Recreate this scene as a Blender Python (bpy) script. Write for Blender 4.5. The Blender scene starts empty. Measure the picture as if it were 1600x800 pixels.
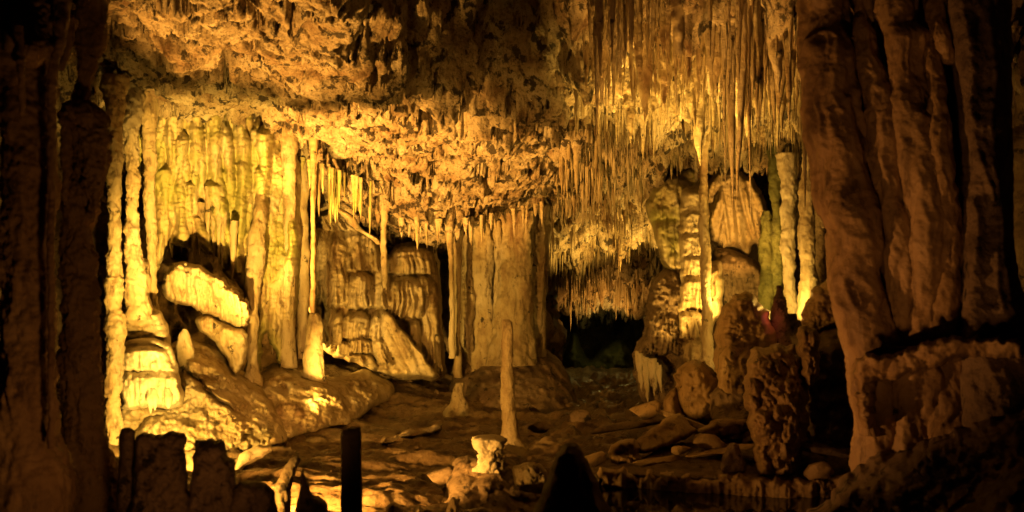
import bpy, math, random
import numpy as np

random.seed(7)
rng = np.random.default_rng(7)
F, HY, CZ = 1500.0, 470.0, 2.2          # focal length in photo pixels, horizon row, eye height (m)
C = bpy.context.scene.collection


def P(u, v, Y):
    """World point at distance Y along the photo ray through (u, v)."""
    u = np.asarray(u, float); v = np.asarray(v, float); Y = np.asarray(Y, float)
    return np.stack(np.broadcast_arrays((u - 800) / F * Y, Y, CZ + (HY - v) / F * Y), -1)


# ------------------------------------------------------------------ noise
_perm = rng.permutation(256)
_perm = np.concatenate([_perm, _perm]).astype(np.int32)
_g = rng.normal(size=(256, 3)); _g /= np.linalg.norm(_g, axis=1)[:, None]
_g = _g.astype(np.float32)
_jit = rng.random((256, 3)).astype(np.float32)


def perlin(p):
    p = np.asarray(p, np.float32)
    i = np.floor(p).astype(np.int32); f = p - i
    w = f * f * f * (f * (f * 6 - 15) + 10)
    i &= 255
    out = 0
    for dx in (0, 1):
        a = _perm[(i[..., 0] + dx) & 255]
        wx = w[..., 0] if dx else 1 - w[..., 0]
        for dy in (0, 1):
            b = _perm[(a + i[..., 1] + dy) & 255]
            wy = w[..., 1] if dy else 1 - w[..., 1]
            for dz in (0, 1):
                g = _g[_perm[(b + i[..., 2] + dz) & 255]]
                wz = w[..., 2] if dz else 1 - w[..., 2]
                d = g[..., 0] * (f[..., 0] - dx) + g[..., 1] * (f[..., 1] - dy) + g[..., 2] * (f[..., 2] - dz)
                out = out + d * wx * wy * wz
    return out * 1.6


def fbm(p, o=4, gain=0.5):
    s, a, k = 0, 1.0, 1.0
    for n in range(o):
        s = s + a * perlin(p * k + 17.3 * n); a *= gain; k *= 2.03
    return s


def ridged(p, o=3, gain=0.5):
    s, a, k = 0, 1.0, 1.0
    for n in range(o):
        s = s + a * (1 - np.abs(perlin(p * k + 9.1 * n)) * 1.6); a *= gain; k *= 2.05
    return s


def worley(p):
    """F1, F2 and a random number of the nearest cell."""
    p = np.asarray(p, np.float32)
    i = np.floor(p).astype(np.int32)
    f1 = np.full(p.shape[:-1], 9, np.float32); f2 = f1.copy(); rid = np.zeros(p.shape[:-1], np.float32)
    for dx in (-1, 0, 1):
        for dy in (-1, 0, 1):
            for dz in (-1, 0, 1):
                c = i + np.array([dx, dy, dz], np.int32)
                h = _perm[(_perm[(_perm[c[..., 0] & 255] + c[..., 1]) & 255] + c[..., 2]) & 255]
                d = np.linalg.norm(c + _jit[h] - p, axis=-1)
                n = d < f1
                f2 = np.where(n, f1, np.minimum(f2, d))
                rid = np.where(n, h / 255.0, rid)
                f1 = np.where(n, d, f1)
    return f1, f2, rid


def S(p, x, y=None, z=None):
    y = x if y is None else y
    z = x if z is None else z
    return np.asarray(p) * np.array([x, y, z])


def sstep(a, b, x):
    t = np.clip((x - a) / (b - a), 0, 1)
    return t * t * (3 - 2 * t)


def rbf(ctrl, q, lin=True):
    """Smooth surface through control points (a, b, value), evaluated at q[...,2]."""
    c = np.array(ctrl, float)
    if len(c) < 3:
        return np.full(q.shape[:-1], c[:, 2].mean())
    x = c[:, :2]; sc = max(np.ptp(x[:, 0]), np.ptp(x[:, 1]), 1e-6)
    x = x / sc; n = len(x)

    def ker(r):
        return np.where(r > 1e-9, r * r * np.log(np.maximum(r, 1e-9)), 0)
    K = ker(np.linalg.norm(x[:, None] - x[None], axis=-1)) + np.eye(n) * 1e-4
    T = np.c_[np.ones(n), x]
    A = np.block([[K, T], [T.T, np.zeros((3, 3))]])
    w = np.linalg.lstsq(A, np.r_[c[:, 2], 0, 0, 0], rcond=None)[0]
    qq = np.asarray(q, float) / sc
    out = w[n] + w[n + 1] * qq[..., 0] + w[n + 2] * qq[..., 1]
    for k in range(n):
        out = out + w[k] * ker(np.hypot(qq[..., 0] - x[k, 0], qq[..., 1] - x[k, 1]))
    return out


# ------------------------------------------------------------------ materials
def rock(name, tan=(0.40, 0.31, 0.20), brown=(0.20, 0.12, 0.065), pale=(0.56, 0.48, 0.36), green=None,
         rough=0.62, bump=0.5, streak=0.0, fine=42.0, stain_shade=0.0):
    m = bpy.data.materials.new(name); m.use_nodes = True
    nt = m.node_tree; N = nt.nodes; L = nt.links
    b = N['Principled BSDF']
    geo = N.new('ShaderNodeNewGeometry')
    pos = geo.outputs['Position']
    if streak:
        mp = N.new('ShaderNodeMapping'); mp.inputs['Scale'].default_value = (1, 1, streak)
        L.new(pos, mp.inputs['Vector']); cpos = mp.outputs['Vector']
    else:
        cpos = pos

    def noise(vec, scale, det=6, rgh=0.6):
        n = N.new('ShaderNodeTexNoise'); n.inputs['Scale'].default_value = scale
        n.inputs['Detail'].default_value = det; n.inputs['Roughness'].default_value = rgh
        L.new(vec, n.inputs['Vector']); return n.outputs['Fac']

    def ramp(fac, stops):
        r = N.new('ShaderNodeValToRGB'); e = r.color_ramp.elements
        while len(e) < len(stops): e.new(0.5)
        for k, (t, c) in enumerate(stops):
            e[k].position = t; e[k].color = (*c, 1)
        L.new(fac, r.inputs['Fac']); return r.outputs['Color']

    def mix(fac, a, c):
        x = N.new('ShaderNodeMix'); x.data_type = 'RGBA'
        L.new(fac, x.inputs[0]); L.new(a, x.inputs[6])
        if isinstance(c, tuple): x.inputs[7].default_value = (*c, 1)
        else: L.new(c, x.inputs[7])
        return x.outputs[2]
    big = ramp(noise(cpos, 1.7, 8, 0.62), [(0.34, brown), (0.47, tan), (0.66, pale)])
    dark = ramp(noise(cpos, 9.0, 5, 0.7), [(0.30, (0.9, 0.9, 0.9)), (0.46, (0, 0, 0))])
    col = mix(dark, big, tuple(c * 0.6 for c in brown))
    if stain_shade:
        blot = ramp(noise(pos, 4.2, 4, 0.6), [(stain_shade - .03, (0.95, 0.95, 0.95)), (stain_shade + .02, (0, 0, 0))])
        col = mix(blot, col, (0.028, 0.020, 0.013))  # near-black blotches; on the ceiling they paint in shadowed pockets
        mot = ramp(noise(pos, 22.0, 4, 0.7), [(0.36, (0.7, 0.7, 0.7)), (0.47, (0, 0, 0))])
        if stain_shade > .4: col = mix(mot, col, (0.06, 0.04, 0.022))  # ceiling only: fine dark mottling painted to deepen shadow contrast
    if green:
        gm = ramp(noise(pos, 1.1, 4, 0.6), [(0.44, (0, 0, 0)), (0.58, (0.85, 0.85, 0.85))])
        col = mix(gm, col, green)
    L.new(col, b.inputs['Base Color'])
    rg = N.new('ShaderNodeMapRange'); L.new(noise(pos, 3.0, 3), rg.inputs['Value'])
    rg.inputs['From Min'].default_value = 0.3; rg.inputs['From Max'].default_value = 0.7
    rg.inputs['To Min'].default_value = rough - 0.16; rg.inputs['To Max'].default_value = rough + 0.2
    L.new(rg.outputs['Result'], b.inputs['Roughness'])
    b.inputs['Specular IOR Level'].default_value = 0.35
    b1 = N.new('ShaderNodeBump'); b1.inputs['Strength'].default_value = bump; b1.inputs['Distance'].default_value = 0.08
    L.new(noise(pos, 13.0, 7, 0.68), b1.inputs['Height'])
    b2 = N.new('ShaderNodeBump'); b2.inputs['Strength'].default_value = bump * 0.8; b2.inputs['Distance'].default_value = 0.025
    L.new(noise(pos, fine, 5, 0.7), b2.inputs['Height']); L.new(b1.outputs['Normal'], b2.inputs['Normal'])
    L.new(b2.outputs['Normal'], b.inputs['Normal'])
    return m


M_CEIL = rock('pitted_limestone', rough=0.7, bump=0.9, stain_shade=.43)  # dark blotches in the colour imitate deep shaded pits
M_FLOW = rock('flowstone', stain_shade=.33, tan=(0.44, 0.345, 0.2), streak=0.35, rough=0.55, bump=0.6, fine=50)
M_ALGAE = rock('flowstone_with_algae', stain_shade=.33, tan=(0.44, 0.36, 0.18), green=(0.33, 0.32, 0.10), streak=0.4, rough=0.55, bump=0.4)
M_GREEN = rock('algae_covered_rock', tan=(0.13, 0.14, 0.05), brown=(0.06, 0.06, 0.025), pale=(0.20, 0.20, 0.08), rough=0.65, bump=0.6)
M_TITE = rock('stalactite_calcite', stain_shade=.36, tan=(0.42, 0.33, 0.19), streak=0.5, rough=0.5, bump=0.6)
M_RED = rock('iron_stained_limestone', stain_shade=.31, tan=(0.34, 0.225, 0.11), brown=(0.15, 0.09, 0.042), pale=(0.46, 0.33, 0.18), streak=0.3, rough=0.55, bump=0.32)
M_DARK = rock('dark_damp_limestone', stain_shade=.38, tan=(0.24, 0.17, 0.11), brown=(0.12, 0.08, 0.05), pale=(0.33, 0.24, 0.16), rough=0.7, bump=0.8)
M_FLOOR = rock('muddy_cave_floor', tan=(0.20, 0.135, 0.075), brown=(0.09, 0.06, 0.035), pale=(0.30, 0.225, 0.13), rough=0.30, bump=0.55)
M_PALE = rock('white_calcite', tan=(0.60, 0.52, 0.38), brown=(0.44, 0.35, 0.22), pale=(0.72, 0.66, 0.54), streak=0.4, rough=0.5, bump=0.4)
M_WOOD = rock('weathered_post', tan=(0.20, 0.14, 0.085), brown=(0.10, 0.068, 0.04), pale=(0.27, 0.20, 0.13), streak=0.12, rough=0.7, bump=0.6)


# ------------------------------------------------------------------ object helpers
def tag(o, label=None, cat=None, group=None, kind=None):
    if label: o['label'] = label
    if cat: o['category'] = cat
    if group: o['group'] = group
    if kind or cat: o['kind'] = kind or 'thing'
    return o


def mesh_obj(name, V, faces, mat, parent=None, origin=None):
    """Link vertices and (n,4)/(n,3) faces as one smooth-shaded mesh object with its origin at its base."""
    V = np.asarray(V, float)
    if origin is None:
        origin = np.array([V[:, 0].mean(), V[:, 1].mean(), V[:, 2].min()])
    faces = [np.asarray(f, np.int32) for f in (faces if isinstance(faces, list) else [faces]) if len(f)]
    me = bpy.data.meshes.new(name)
    me.vertices.add(len(V)); me.vertices.foreach_set('co', (V - origin).astype(np.float32).ravel())
    loops = np.concatenate([f.ravel() for f in faces])
    tot = np.concatenate([np.full(len(f), f.shape[1], np.int32) for f in faces])
    me.loops.add(len(loops)); me.loops.foreach_set('vertex_index', loops)
    me.polygons.add(len(tot))
    me.polygons.foreach_set('loop_start', np.r_[0, np.cumsum(tot)[:-1]].astype(np.int32))
    me.polygons.foreach_set('use_smooth', np.ones(len(tot), bool))
    me.update(calc_edges=True); me.validate()
    me.materials.append(mat)
    o = bpy.data.objects.new(name, me); C.objects.link(o)
    if parent is not None:
        o.parent = parent
        o.location = origin - np.array(parent.location)
    else:
        o.location = origin
    return o


def empty(name, loc, label, cat, group=None):
    o = bpy.data.objects.new(name, None); C.objects.link(o)
    o.location = loc; o.empty_display_size = 0.2
    return tag(o, label, cat, group, 'thing')


def grid_faces(nr, nc, wrap=False):
    r = np.arange(nr - 1)[:, None]; c = np.arange(nc if wrap else nc - 1)[None]
    c2 = (c + 1) % nc
    a = r * nc + c; b = r * nc + c2
    return np.stack([a, b, b + nc, a + nc], -1).reshape(-1, 4)


def spline(pts, n):
    """Catmull-Rom through rows of pts, n samples, roughly uniform."""
    p = np.asarray(pts, float)
    if len(p) < 3:
        t = np.linspace(0, 1, n)[:, None]
        return p[0] * (1 - t) + p[-1] * t
    L = np.r_[0, np.cumsum(np.linalg.norm(np.diff(p[:, :2], axis=0), axis=1) + 1e-6)]
    q = np.vstack([2 * p[0] - p[1], p, 2 * p[-1] - p[-2]])
    s = np.linspace(0, L[-1], n)
    k = np.clip(np.searchsorted(L, s, 'right') - 1, 0, len(p) - 2)
    t = ((s - L[k]) / (L[k + 1] - L[k]))[:, None]
    a, b, c, d = q[k], q[k + 1], q[k + 2], q[k + 3]
    return 0.5 * (2 * b + (c - a) * t + (2 * a - 5 * b + 4 * c - d) * t ** 2 + (3 * b - a - 3 * c + d) * t ** 3)


def seed_of(name, path):
    return float(path[0, 0] * .37 + path[-1, 1] * .011) % 50


def tube(name, path, mat, detail=None, parent=None, flat=1.0, tip=True, px=2.5):
    """Organic shaft: path rows (u, v, Y, radius in photo px); detail(p, th) pushes out in metres."""
    path = np.array(path, float)
    L = np.linalg.norm(np.diff(path[:, :2], axis=0), axis=1).sum()
    n = int(max(10, L / px)); s = spline(path, n)
    c = P(s[:, 0], s[:, 1], s[:, 2]); R = np.maximum(s[:, 3], 0.3) / F * s[:, 2]
    ns = int(np.clip(2 * math.pi * path[:, 3].max() / px, 12, 110))
    th = np.linspace(0, 2 * math.pi, ns, endpoint=False)
    d = np.stack([np.cos(th), np.sin(th) * flat, np.zeros(ns)], -1)
    V = c[:, None] + R[:, None, None] * d[None]
    if detail is not None:
        Rm = float(np.median(R))
        zz = c[:, 2:3] / (Rm * 5) + seed_of(name, path)
        wob = np.stack([fbm(np.stack([zz[:, 0], 0 * zz[:, 0], 0 * zz[:, 0] + k], -1), 3) for k in (.3, 7.3, 13.3)], -1)
        V = V + (wob[:, :2] * Rm * .28)[:, None, :] @ np.eye(2, 3)
        R = R * (1 + .16 * wob[:, 2])
        V = V + (R * .16 * wob[:, 2])[:, None, None] * d[None]
        dd = detail(V, np.broadcast_to(th, V.shape[:2]), Rm)
        V = V + np.minimum(dd, R[:, None] * 1.5)[..., None].clip(-R.max() * .6) * d[None]
    f = grid_faces(n, ns, True)
    V = V.reshape(-1, 3)
    k = len(V)
    V = np.vstack([V, c[0], c[-1]])
    a = np.arange(ns); b = (a + 1) % ns
    t1 = np.stack([b, a, np.full(ns, k)], -1); t2 = np.stack([a + (n - 1) * ns, b + (n - 1) * ns, np.full(ns, k + 1)], -1)
    return mesh_obj(name, V, [f, t1, t2], mat, parent)


def rough_outline(poly, amp, seed, smooth=True):
    p = np.array(poly, float)
    q = np.vstack([p, p[:1]])
    L = np.linalg.norm(np.diff(q, axis=0), axis=1).sum()
    n = int(max(40, L / 5))
    if smooth:
        ext = np.vstack([p[-2:], p, p[:3]])
        s = spline(ext, int(n * 1.6))
        l0 = np.linalg.norm(np.diff(ext[:3], axis=0), axis=1).sum()
        cum = np.r_[0, np.cumsum(np.linalg.norm(np.diff(s, axis=0), axis=1))]
        # keep a single lap
        i0 = np.argmin(np.linalg.norm(s - p[0], axis=1) + (cum > cum[-1] * .6) * 1e4)
        i1 = np.argmin(np.linalg.norm(s - p[0], axis=1) + (cum < cum[i0] + L * .6) * 1e4)
        s = s[i0:i1]
    else:
        cum = np.r_[0, np.cumsum(np.linalg.norm(np.diff(q, axis=0), axis=1))]
        t = np.linspace(0, cum[-1], n, endpoint=False)
        s = np.stack([np.interp(t, cum, q[:, k]) for k in (0, 1)], -1)
    z = np.full((len(s), 1), seed * 3.7)
    w = np.concatenate([s / 17.0, z], -1); w2 = np.concatenate([s / 6.0, z], -1)
    s = s + amp * np.stack([1.3 * perlin(w) + .8 * perlin(w2), 1.3 * perlin(w + 31) + .8 * perlin(w2 + 31)], -1)
    return s


def relief(name, poly, ctrl, mat, detail=None, step=2.5, edge=18, rad=0.4, back=0.6, rough=2.0, parent=None, seed=1, smooth=True, keep=0.3, grain=1.0):
    """Closed rock body whose silhouette follows poly (photo px), at distances ctrl (u, v, Y) or a single Y, with a
    rounded rim of depth rad over edge px, carved by detail(p, u, v) metres towards the viewer."""
    o = rough_outline(poly, rough, seed, smooth)
    a = o; b = np.roll(o, -1, 0)
    u = np.arange(o[:, 0].min() - step, o[:, 0].max() + 2 * step, step)
    v = np.arange(o[:, 1].min() - step, o[:, 1].max() + 2 * step, step)
    U, Vv = np.meshgrid(u, v); q = np.stack([U, Vv], -1)
    D = np.full(U.shape, 1e9); ins = np.zeros(U.shape, bool); near = np.zeros(q.shape)
    for k in range(len(a)):
        ab = b[k] - a[k]; t = np.clip(((q - a[k]) @ ab) / max(ab @ ab, 1e-9), 0, 1)
        c = a[k] + t[..., None] * ab; dd = np.linalg.norm(q - c, axis=-1)
        n = dd < D; D = np.where(n, dd, D); near = np.where(n[..., None], c, near)
        cr = (a[k, 1] > Vv) != (b[k, 1] > Vv)
        if cr.any():
            x = a[k, 0] + (Vv - a[k, 1]) / (ab[1] if abs(ab[1]) > 1e-9 else 1e-9) * ab[0]
            ins ^= cr & (U < x)
    fin = ins[:-1, :-1] | ins[1:, :-1] | ins[:-1, 1:] | ins[1:, 1:]
    used = np.zeros(U.shape, bool)
    used[:-1, :-1] |= fin; used[1:, :-1] |= fin; used[:-1, 1:] |= fin; used[1:, 1:] |= fin
    q = np.where(ins[..., None], q, near); D = np.where(ins, D, 0)
    U, Vv = q[..., 0], q[..., 1]
    Y0 = np.full(U.shape, float(ctrl)) if np.isscalar(ctrl) else rbf(ctrl, q)
    e = np.clip(D / edge, 0, 1)
    prof = np.sqrt(np.clip(1 - (1 - e) ** 2, 0, 1))
    Y = Y0 + rad * (1 - prof)
    if detail is not None:
        pw = P(U, Vv, Y); sc = Y / 15.0
        q = pw / sc[..., None] + seed * 2.1
        qw = q + .06 * np.stack([perlin(q * 5), perlin(q * 5 + 7), perlin(q * 5 + 15)], -1)
        g = grain * sc * (.028 * fbm(qw * 6.5, 4, .6) + .022 * (ridged(S(qw, 9, 9, 12), 3) - 1.1))
        Y = Y - (detail(pw, U, Vv) + g) * (keep + (1 - keep) * sstep(0, 0.7, e)) * (D > 0)
    front = P(U, Vv, Y)
    Yb = Y0 + rad + back * prof
    backp = P(U, Vv, Yb)
    idf = np.full(U.shape, -1); nf = used.sum(); idf[used] = np.arange(nf)
    idb = idf.copy(); inner = used & (D > 0); idb[inner] = nf + np.arange(inner.sum())
    V = np.vstack([front[used], backp[inner]])
    r, c = np.nonzero(fin)
    ff = np.stack([idf[r, c], idf[r + 1, c], idf[r + 1, c + 1], idf[r, c + 1]], -1)
    fb = np.stack([idb[r, c], idb[r, c + 1], idb[r + 1, c + 1], idb[r + 1, c]], -1)
    return mesh_obj(name, V, [ff, fb], mat, parent)


# ------------------------------------------------------------------ detail functions (metres towards the viewer)
def d_flutes(a=0.08, f=5.0, zs=0.25, seed=0.0, lump=0.04):
    def fn(p, u, v):
        w = p + 0.25 * np.stack([perlin(S(p, .8) + seed), 0 * p[..., 0], 0 * p[..., 0]], -1)
        return a * (ridged(S(w, f, f * .3, f * zs) + seed, 3) - 1.0) + lump * fbm(S(p, 3, 3, 3) + seed, 4)
    return fn


def d_lumps(a=0.12, f=1.6, b=0.05, seed=0.0):
    def fn(p, u, v):
        return a * fbm(S(p, f) + seed, 5, .52) + b * (ridged(S(p, f * 2.2) + seed + 5, 3) - 1)
    return fn


def d_strata(a=0.06, f=2.0, zf=9.0, b=0.12, seed=0.0):
    def fn(p, u, v):
        q = p + 0.12 * np.stack([perlin(S(p, 2) + 3), 0 * p[..., 0], perlin(S(p, 2) + 8)], -1)
        return a * fbm(S(q, f, f, zf) + seed, 4) + b * fbm(S(p, 1.5) + seed, 4)
    return fn


def d_coral(a=0.10, f=7.0, b=0.12, seed=0.0, bias=0.0):
    def fn(p, u, v):
        q = p + 0.05 * np.stack([perlin(S(p, 6)), perlin(S(p, 6) + 7), perlin(S(p, 6) + 13)], -1)
        f1, f2, r = worley(S(q, f, f * .5, f * .8) + seed)
        g1, _, _ = worley(S(q, f * 2.1) + seed)
        return a * np.sqrt(np.clip(1 - (f1 / .85) ** 2, 0, 1)) * (.5 + r) + .35 * a * np.clip(1 - g1, 0, 1) + b * fbm(S(p, 1.8) + seed, 3) - bias
    return fn


def t_knob(a=0.5, f=6.0, ring=0.4, seed=0.0, flute=0.0):
    """For tubes: broken knobs, rings and flutes, all in proportion to the radius R."""
    def fn(p, th, R):
        q = p / R + seed * 3.3
        w = q + .5 * np.stack([perlin(q * .7), perlin(q * .7 + 9), perlin(q * .7 + 21)], -1)
        d = a * .30 * fbm(S(w, .9, .9, .7), 5, .55)
        rg = fbm(S(w, .5, .5, 2.6) + 4, 3)
        d = d + ring * .16 * np.abs(rg) * (.4 + sstep(-.3, .5, perlin(q * .35 + 2)))
        d = d + .09 * a * fbm(q * 4.5, 3)
        if flute:
            d = d + flute * .17 * (ridged(S(w, .95, .95, .07), 2) - .95)
        return d * R + .006 * fbm(p * 30, 2)
    return fn


def hoods(lobes, fl=0.10, base=0.0, k=9.0):
    """Flowstone cascade: every lobe (uc, vtop, halfwidth, vbottom, bulge, lean) is a rounded hood whose folds deepen
    downwards and end in a scalloped lip."""
    def fn(p, u, v):
        wob = perlin(np.stack([u / 30, v / 30, 0 * u + .5], -1)); wob2 = perlin(np.stack([u / 13, v / 40, 0 * u + 2.5], -1))
        h = np.full(u.shape, 0.0)
        for n, (uc, vt, hw, vb, B, lean) in enumerate(lobes):
            t = (v - vt) / (vb - vt)
            w = hw * (.82 + .25 * np.clip(t, 0, 1))
            s = (u + 3.5 * wob - uc - lean * np.clip(t, 0, 1)) / w
            arch = .20 * s * s
            tt = t - arch * (1 - np.clip(t, 0, 1))
            sc = .06 * perlin(np.stack([s * 4 + n * 7.7, 0 * u, 0 * u + n], -1)) + .05 * wob2
            top = np.sqrt(np.clip(tt / .22, 0, 1)); bot = sstep(1.0 + sc, .93 + sc, t)
            side = np.clip(1 - np.abs(s) ** 2.6, 0, 1) ** .55
            fold = fl * B * 4 * np.clip(tt, 0, 1) ** .7 * (np.abs(perlin(np.stack([s * k * hw / 60 + n * 3.1 + .3 * wob, v / 90, 0 * u + n], -1))) * 1.7 - .45)
            h = np.maximum(h, (B * (1 - .18 * np.clip(t, 0, 1)) + fold) * top * bot * side)
        return h + base + .025 * fbm(S(p, 5, 5, 2.5), 4)
    return fn


def folds(fl, wob=3.0, knob=.18, base=0.0):
    """Fused hanging folds: rows (u0, v0, u1, v1, r0, r1, h); each is a rounded rib of photo radius r, h times as deep as wide."""
    def fn(p, u, v):
        H = np.zeros(u.shape); Y = p[..., 1]
        for n, (u0, v0, u1, v1, r0, r1, h) in enumerate(fl):
            t = (v - v0) / (v1 - v0); tc = np.clip(t, 0, 1)
            z0 = 0 * u
            uc = u0 + (u1 - u0) * tc + wob * perlin(np.stack([v / 48, z0 + n * 1.7, z0], -1)) + .5 * wob * perlin(np.stack([v / 15, z0 + n * 2.9, z0 + 5], -1))
            r = (r0 + (r1 - r0) * tc) * (1 + knob * perlin(np.stack([v / (r0 * 2.4), z0 + n * 3.1, z0 + 9], -1)) + .2 * knob * perlin(np.stack([v / 5.0, u / 9, z0 + n], -1)))
            r = np.maximum(r * np.sqrt(np.clip(t / .10, 0, 1)) * np.clip((1 - t) / .12, 0, 1) ** .6, 1e-3)
            q = np.clip(1 - ((u - uc) / r) ** 2, 0, 1)
            H = np.maximum(H, h * r / F * Y * np.sqrt(q) * (t > 0) * (t < 1))
        return H + base
    return fn


# ================================================================== SETTING
def make_ceiling():
    pts = [(250, 0, 11), (450, 0, 11), (600, 0, 11.2), (200, 80, 12.8), (420, 95, 13), (600, 100, 12.9), (230, 165, 15.0), (330, 165, 15.3),
           (450, 205, 16.4), (560, 200, 15.2), (540, 252, 17.4), (600, 330, 18.6), (660, 350, 19), (720, 350, 19.3), (800, 330, 19.6), (850, 300, 19.5),
           (780, 250, 16.8), (680, 250, 16.4), (850, 200, 15),
           (950, 0, 11.5), (1100, 0, 11.5), (1000, 100, 14), (1000, 200, 17), (1130, 190, 16), (950, 280, 20), (900, 370, 23), (1010, 340, 22.5),
           (930, 455, 26.5), (1150, 235, 19.5), (1250, 60, 12.5), (1250, 200, 17), (1350, 100, 14), (1350, 200, 18.5), (860, 480, 28.5), (960, 490, 28.5)]
    c = []
    for u, v, Y in pts:
        p = P(u, v, Y); c.append((p[0], p[1], p[2]))
    c += [(-4, -2, 5.6), (0, -2, 5.9), (4, -2, 5.8), (-4, 4, 5.9), (0, 4, 6.2), (4, 4, 6.2), (-9, 9, 5.6), (9, 9, 5.6), (-11, 16, 4.4), (11, 16, 4.8),
          (-9, 24, 3.6), (12, 24, 4.0), (0, 33, 2.4), (5, 33, 2.4), (-3, 26, 3.4)]
    nr, nc = 860, 900
    s = np.linspace(-.44, .44, nc)
    a = np.linspace(0, 1, nr)
    Yr = 1 / (1 / 41 * a + 1 / 5.5 * (1 - a)) - 8.5      # rows crowd as they recede
    Yr = np.interp(np.linspace(0, 1, nr), [0, .04, .36, .82, 1], [-3, 6.5, 12, 20, 32])
    X = s[None] * (Yr[:, None] + 8); Y = np.broadcast_to(Yr[:, None], X.shape)
    z = rbf(c, np.stack([X, Y], -1))
    z = np.clip(z, 1.6, 7.0)
    # dark dome above the middle
    z = z + 2.6 * sstep(1.15, .2, np.sqrt(((X + .55) / 1.5) ** 2 + ((Y - 12.2) / 2.6) ** 2) + .22 * fbm(np.stack([X, Y, 0 * X], -1) * .9, 3))
    z = z + .9 * sstep(1.0, .3, np.sqrt(((X + .6) / 1.6) ** 2 + ((Y - 8.8) / 1.6) ** 2) + .2 * fbm(np.stack([X, Y, 0 * X + 4], -1) * .9, 3))
    gz = np.hypot(np.gradient(z, axis=0) / np.gradient(Y, axis=0), np.gradient(z, axis=1) / np.gradient(X, axis=1))
    calm = 1 / (1 + (gz / .9) ** 2)
    p = np.stack([X, Y, z], -1)
    uu = 800 + F * X / np.maximum(Y, 1)
    right = sstep(830, 930, uu + 40 * perlin(S(p, .7)))            # dripstone field to the right
    big = fbm(S(p, .75), 4, .5) * .24
    # angular pockets and scallops
    q = p + .28 * np.stack([fbm(S(p, 1.3) + 3, 3), fbm(S(p, 1.3) + 11, 3), 0 * X], -1)
    n1 = fbm(S(q, 2.3, 1.9, 2.3) + 40, 4, .55)
    n2 = fbm(S(q, 5.4, 4.4, 5) + 60, 4, .55)
    n3 = perlin(S(p, .55, .45, .5) + 80)                           # some stretches hardly pitted, others riddled
    pit = sstep(.20, .31, n1 + .28 * n3) * .50 + sstep(.26, .36, n2 + .22 * n3) * .26
    g1, g2, gr = worley(S(q, 6.5, 5.5, 5) + 5)
    pop = .075 * (1 - g1) + .035 * fbm(S(q, 15, 13, 13), 3)
    k1, _, kr = worley(S(q, 4.2, 3.2, 1) + 15)
    drip = np.clip(1 - k1 / .5, 0, 1) ** 1.4 * sstep(.5, .9, kr) * .36
    left = big + pit - pop - drip * (.10 + .9 * sstep(15.5, 18, Y))
    h1, _, hr = worley(S(p + .04 * np.stack([perlin(S(p, 7)), perlin(S(p, 7) + 9), 0 * X], -1), 5.5, 4.0, .6) + 21)
    cone = np.clip(1 - h1 / .62, 0, 1) ** 1.3 * (.15 + .75 * hr)
    rgt = big * 2.2 + .35 * (ridged(S(p, 1.6, .8, 1), 3) - 1) - cone * .18 - .42 * fbm(S(p, 2.2, 1.6, 1) + 50, 4) - pop + pit * .6
    z2 = z + (left * (1 - right) + rgt * right) * (.25 + .75 * calm)
    lat = .10 * np.stack([fbm(S(p, 2.2) + 70, 3), fbm(S(p, 2.2) + 90, 3)], -1)
    V = np.stack([X + lat[..., 0], Y + lat[..., 1], z2], -1)
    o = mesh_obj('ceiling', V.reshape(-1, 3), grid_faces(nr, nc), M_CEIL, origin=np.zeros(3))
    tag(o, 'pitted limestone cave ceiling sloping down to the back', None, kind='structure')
    def at(x, y):
        j = np.interp(y, Yr, np.arange(nr)); i = np.interp(x / (y + 8), s, np.arange(nc))
        return z[int(round(j)), int(round(i))] + big[int(round(j)), int(round(i))]
    return at


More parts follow.
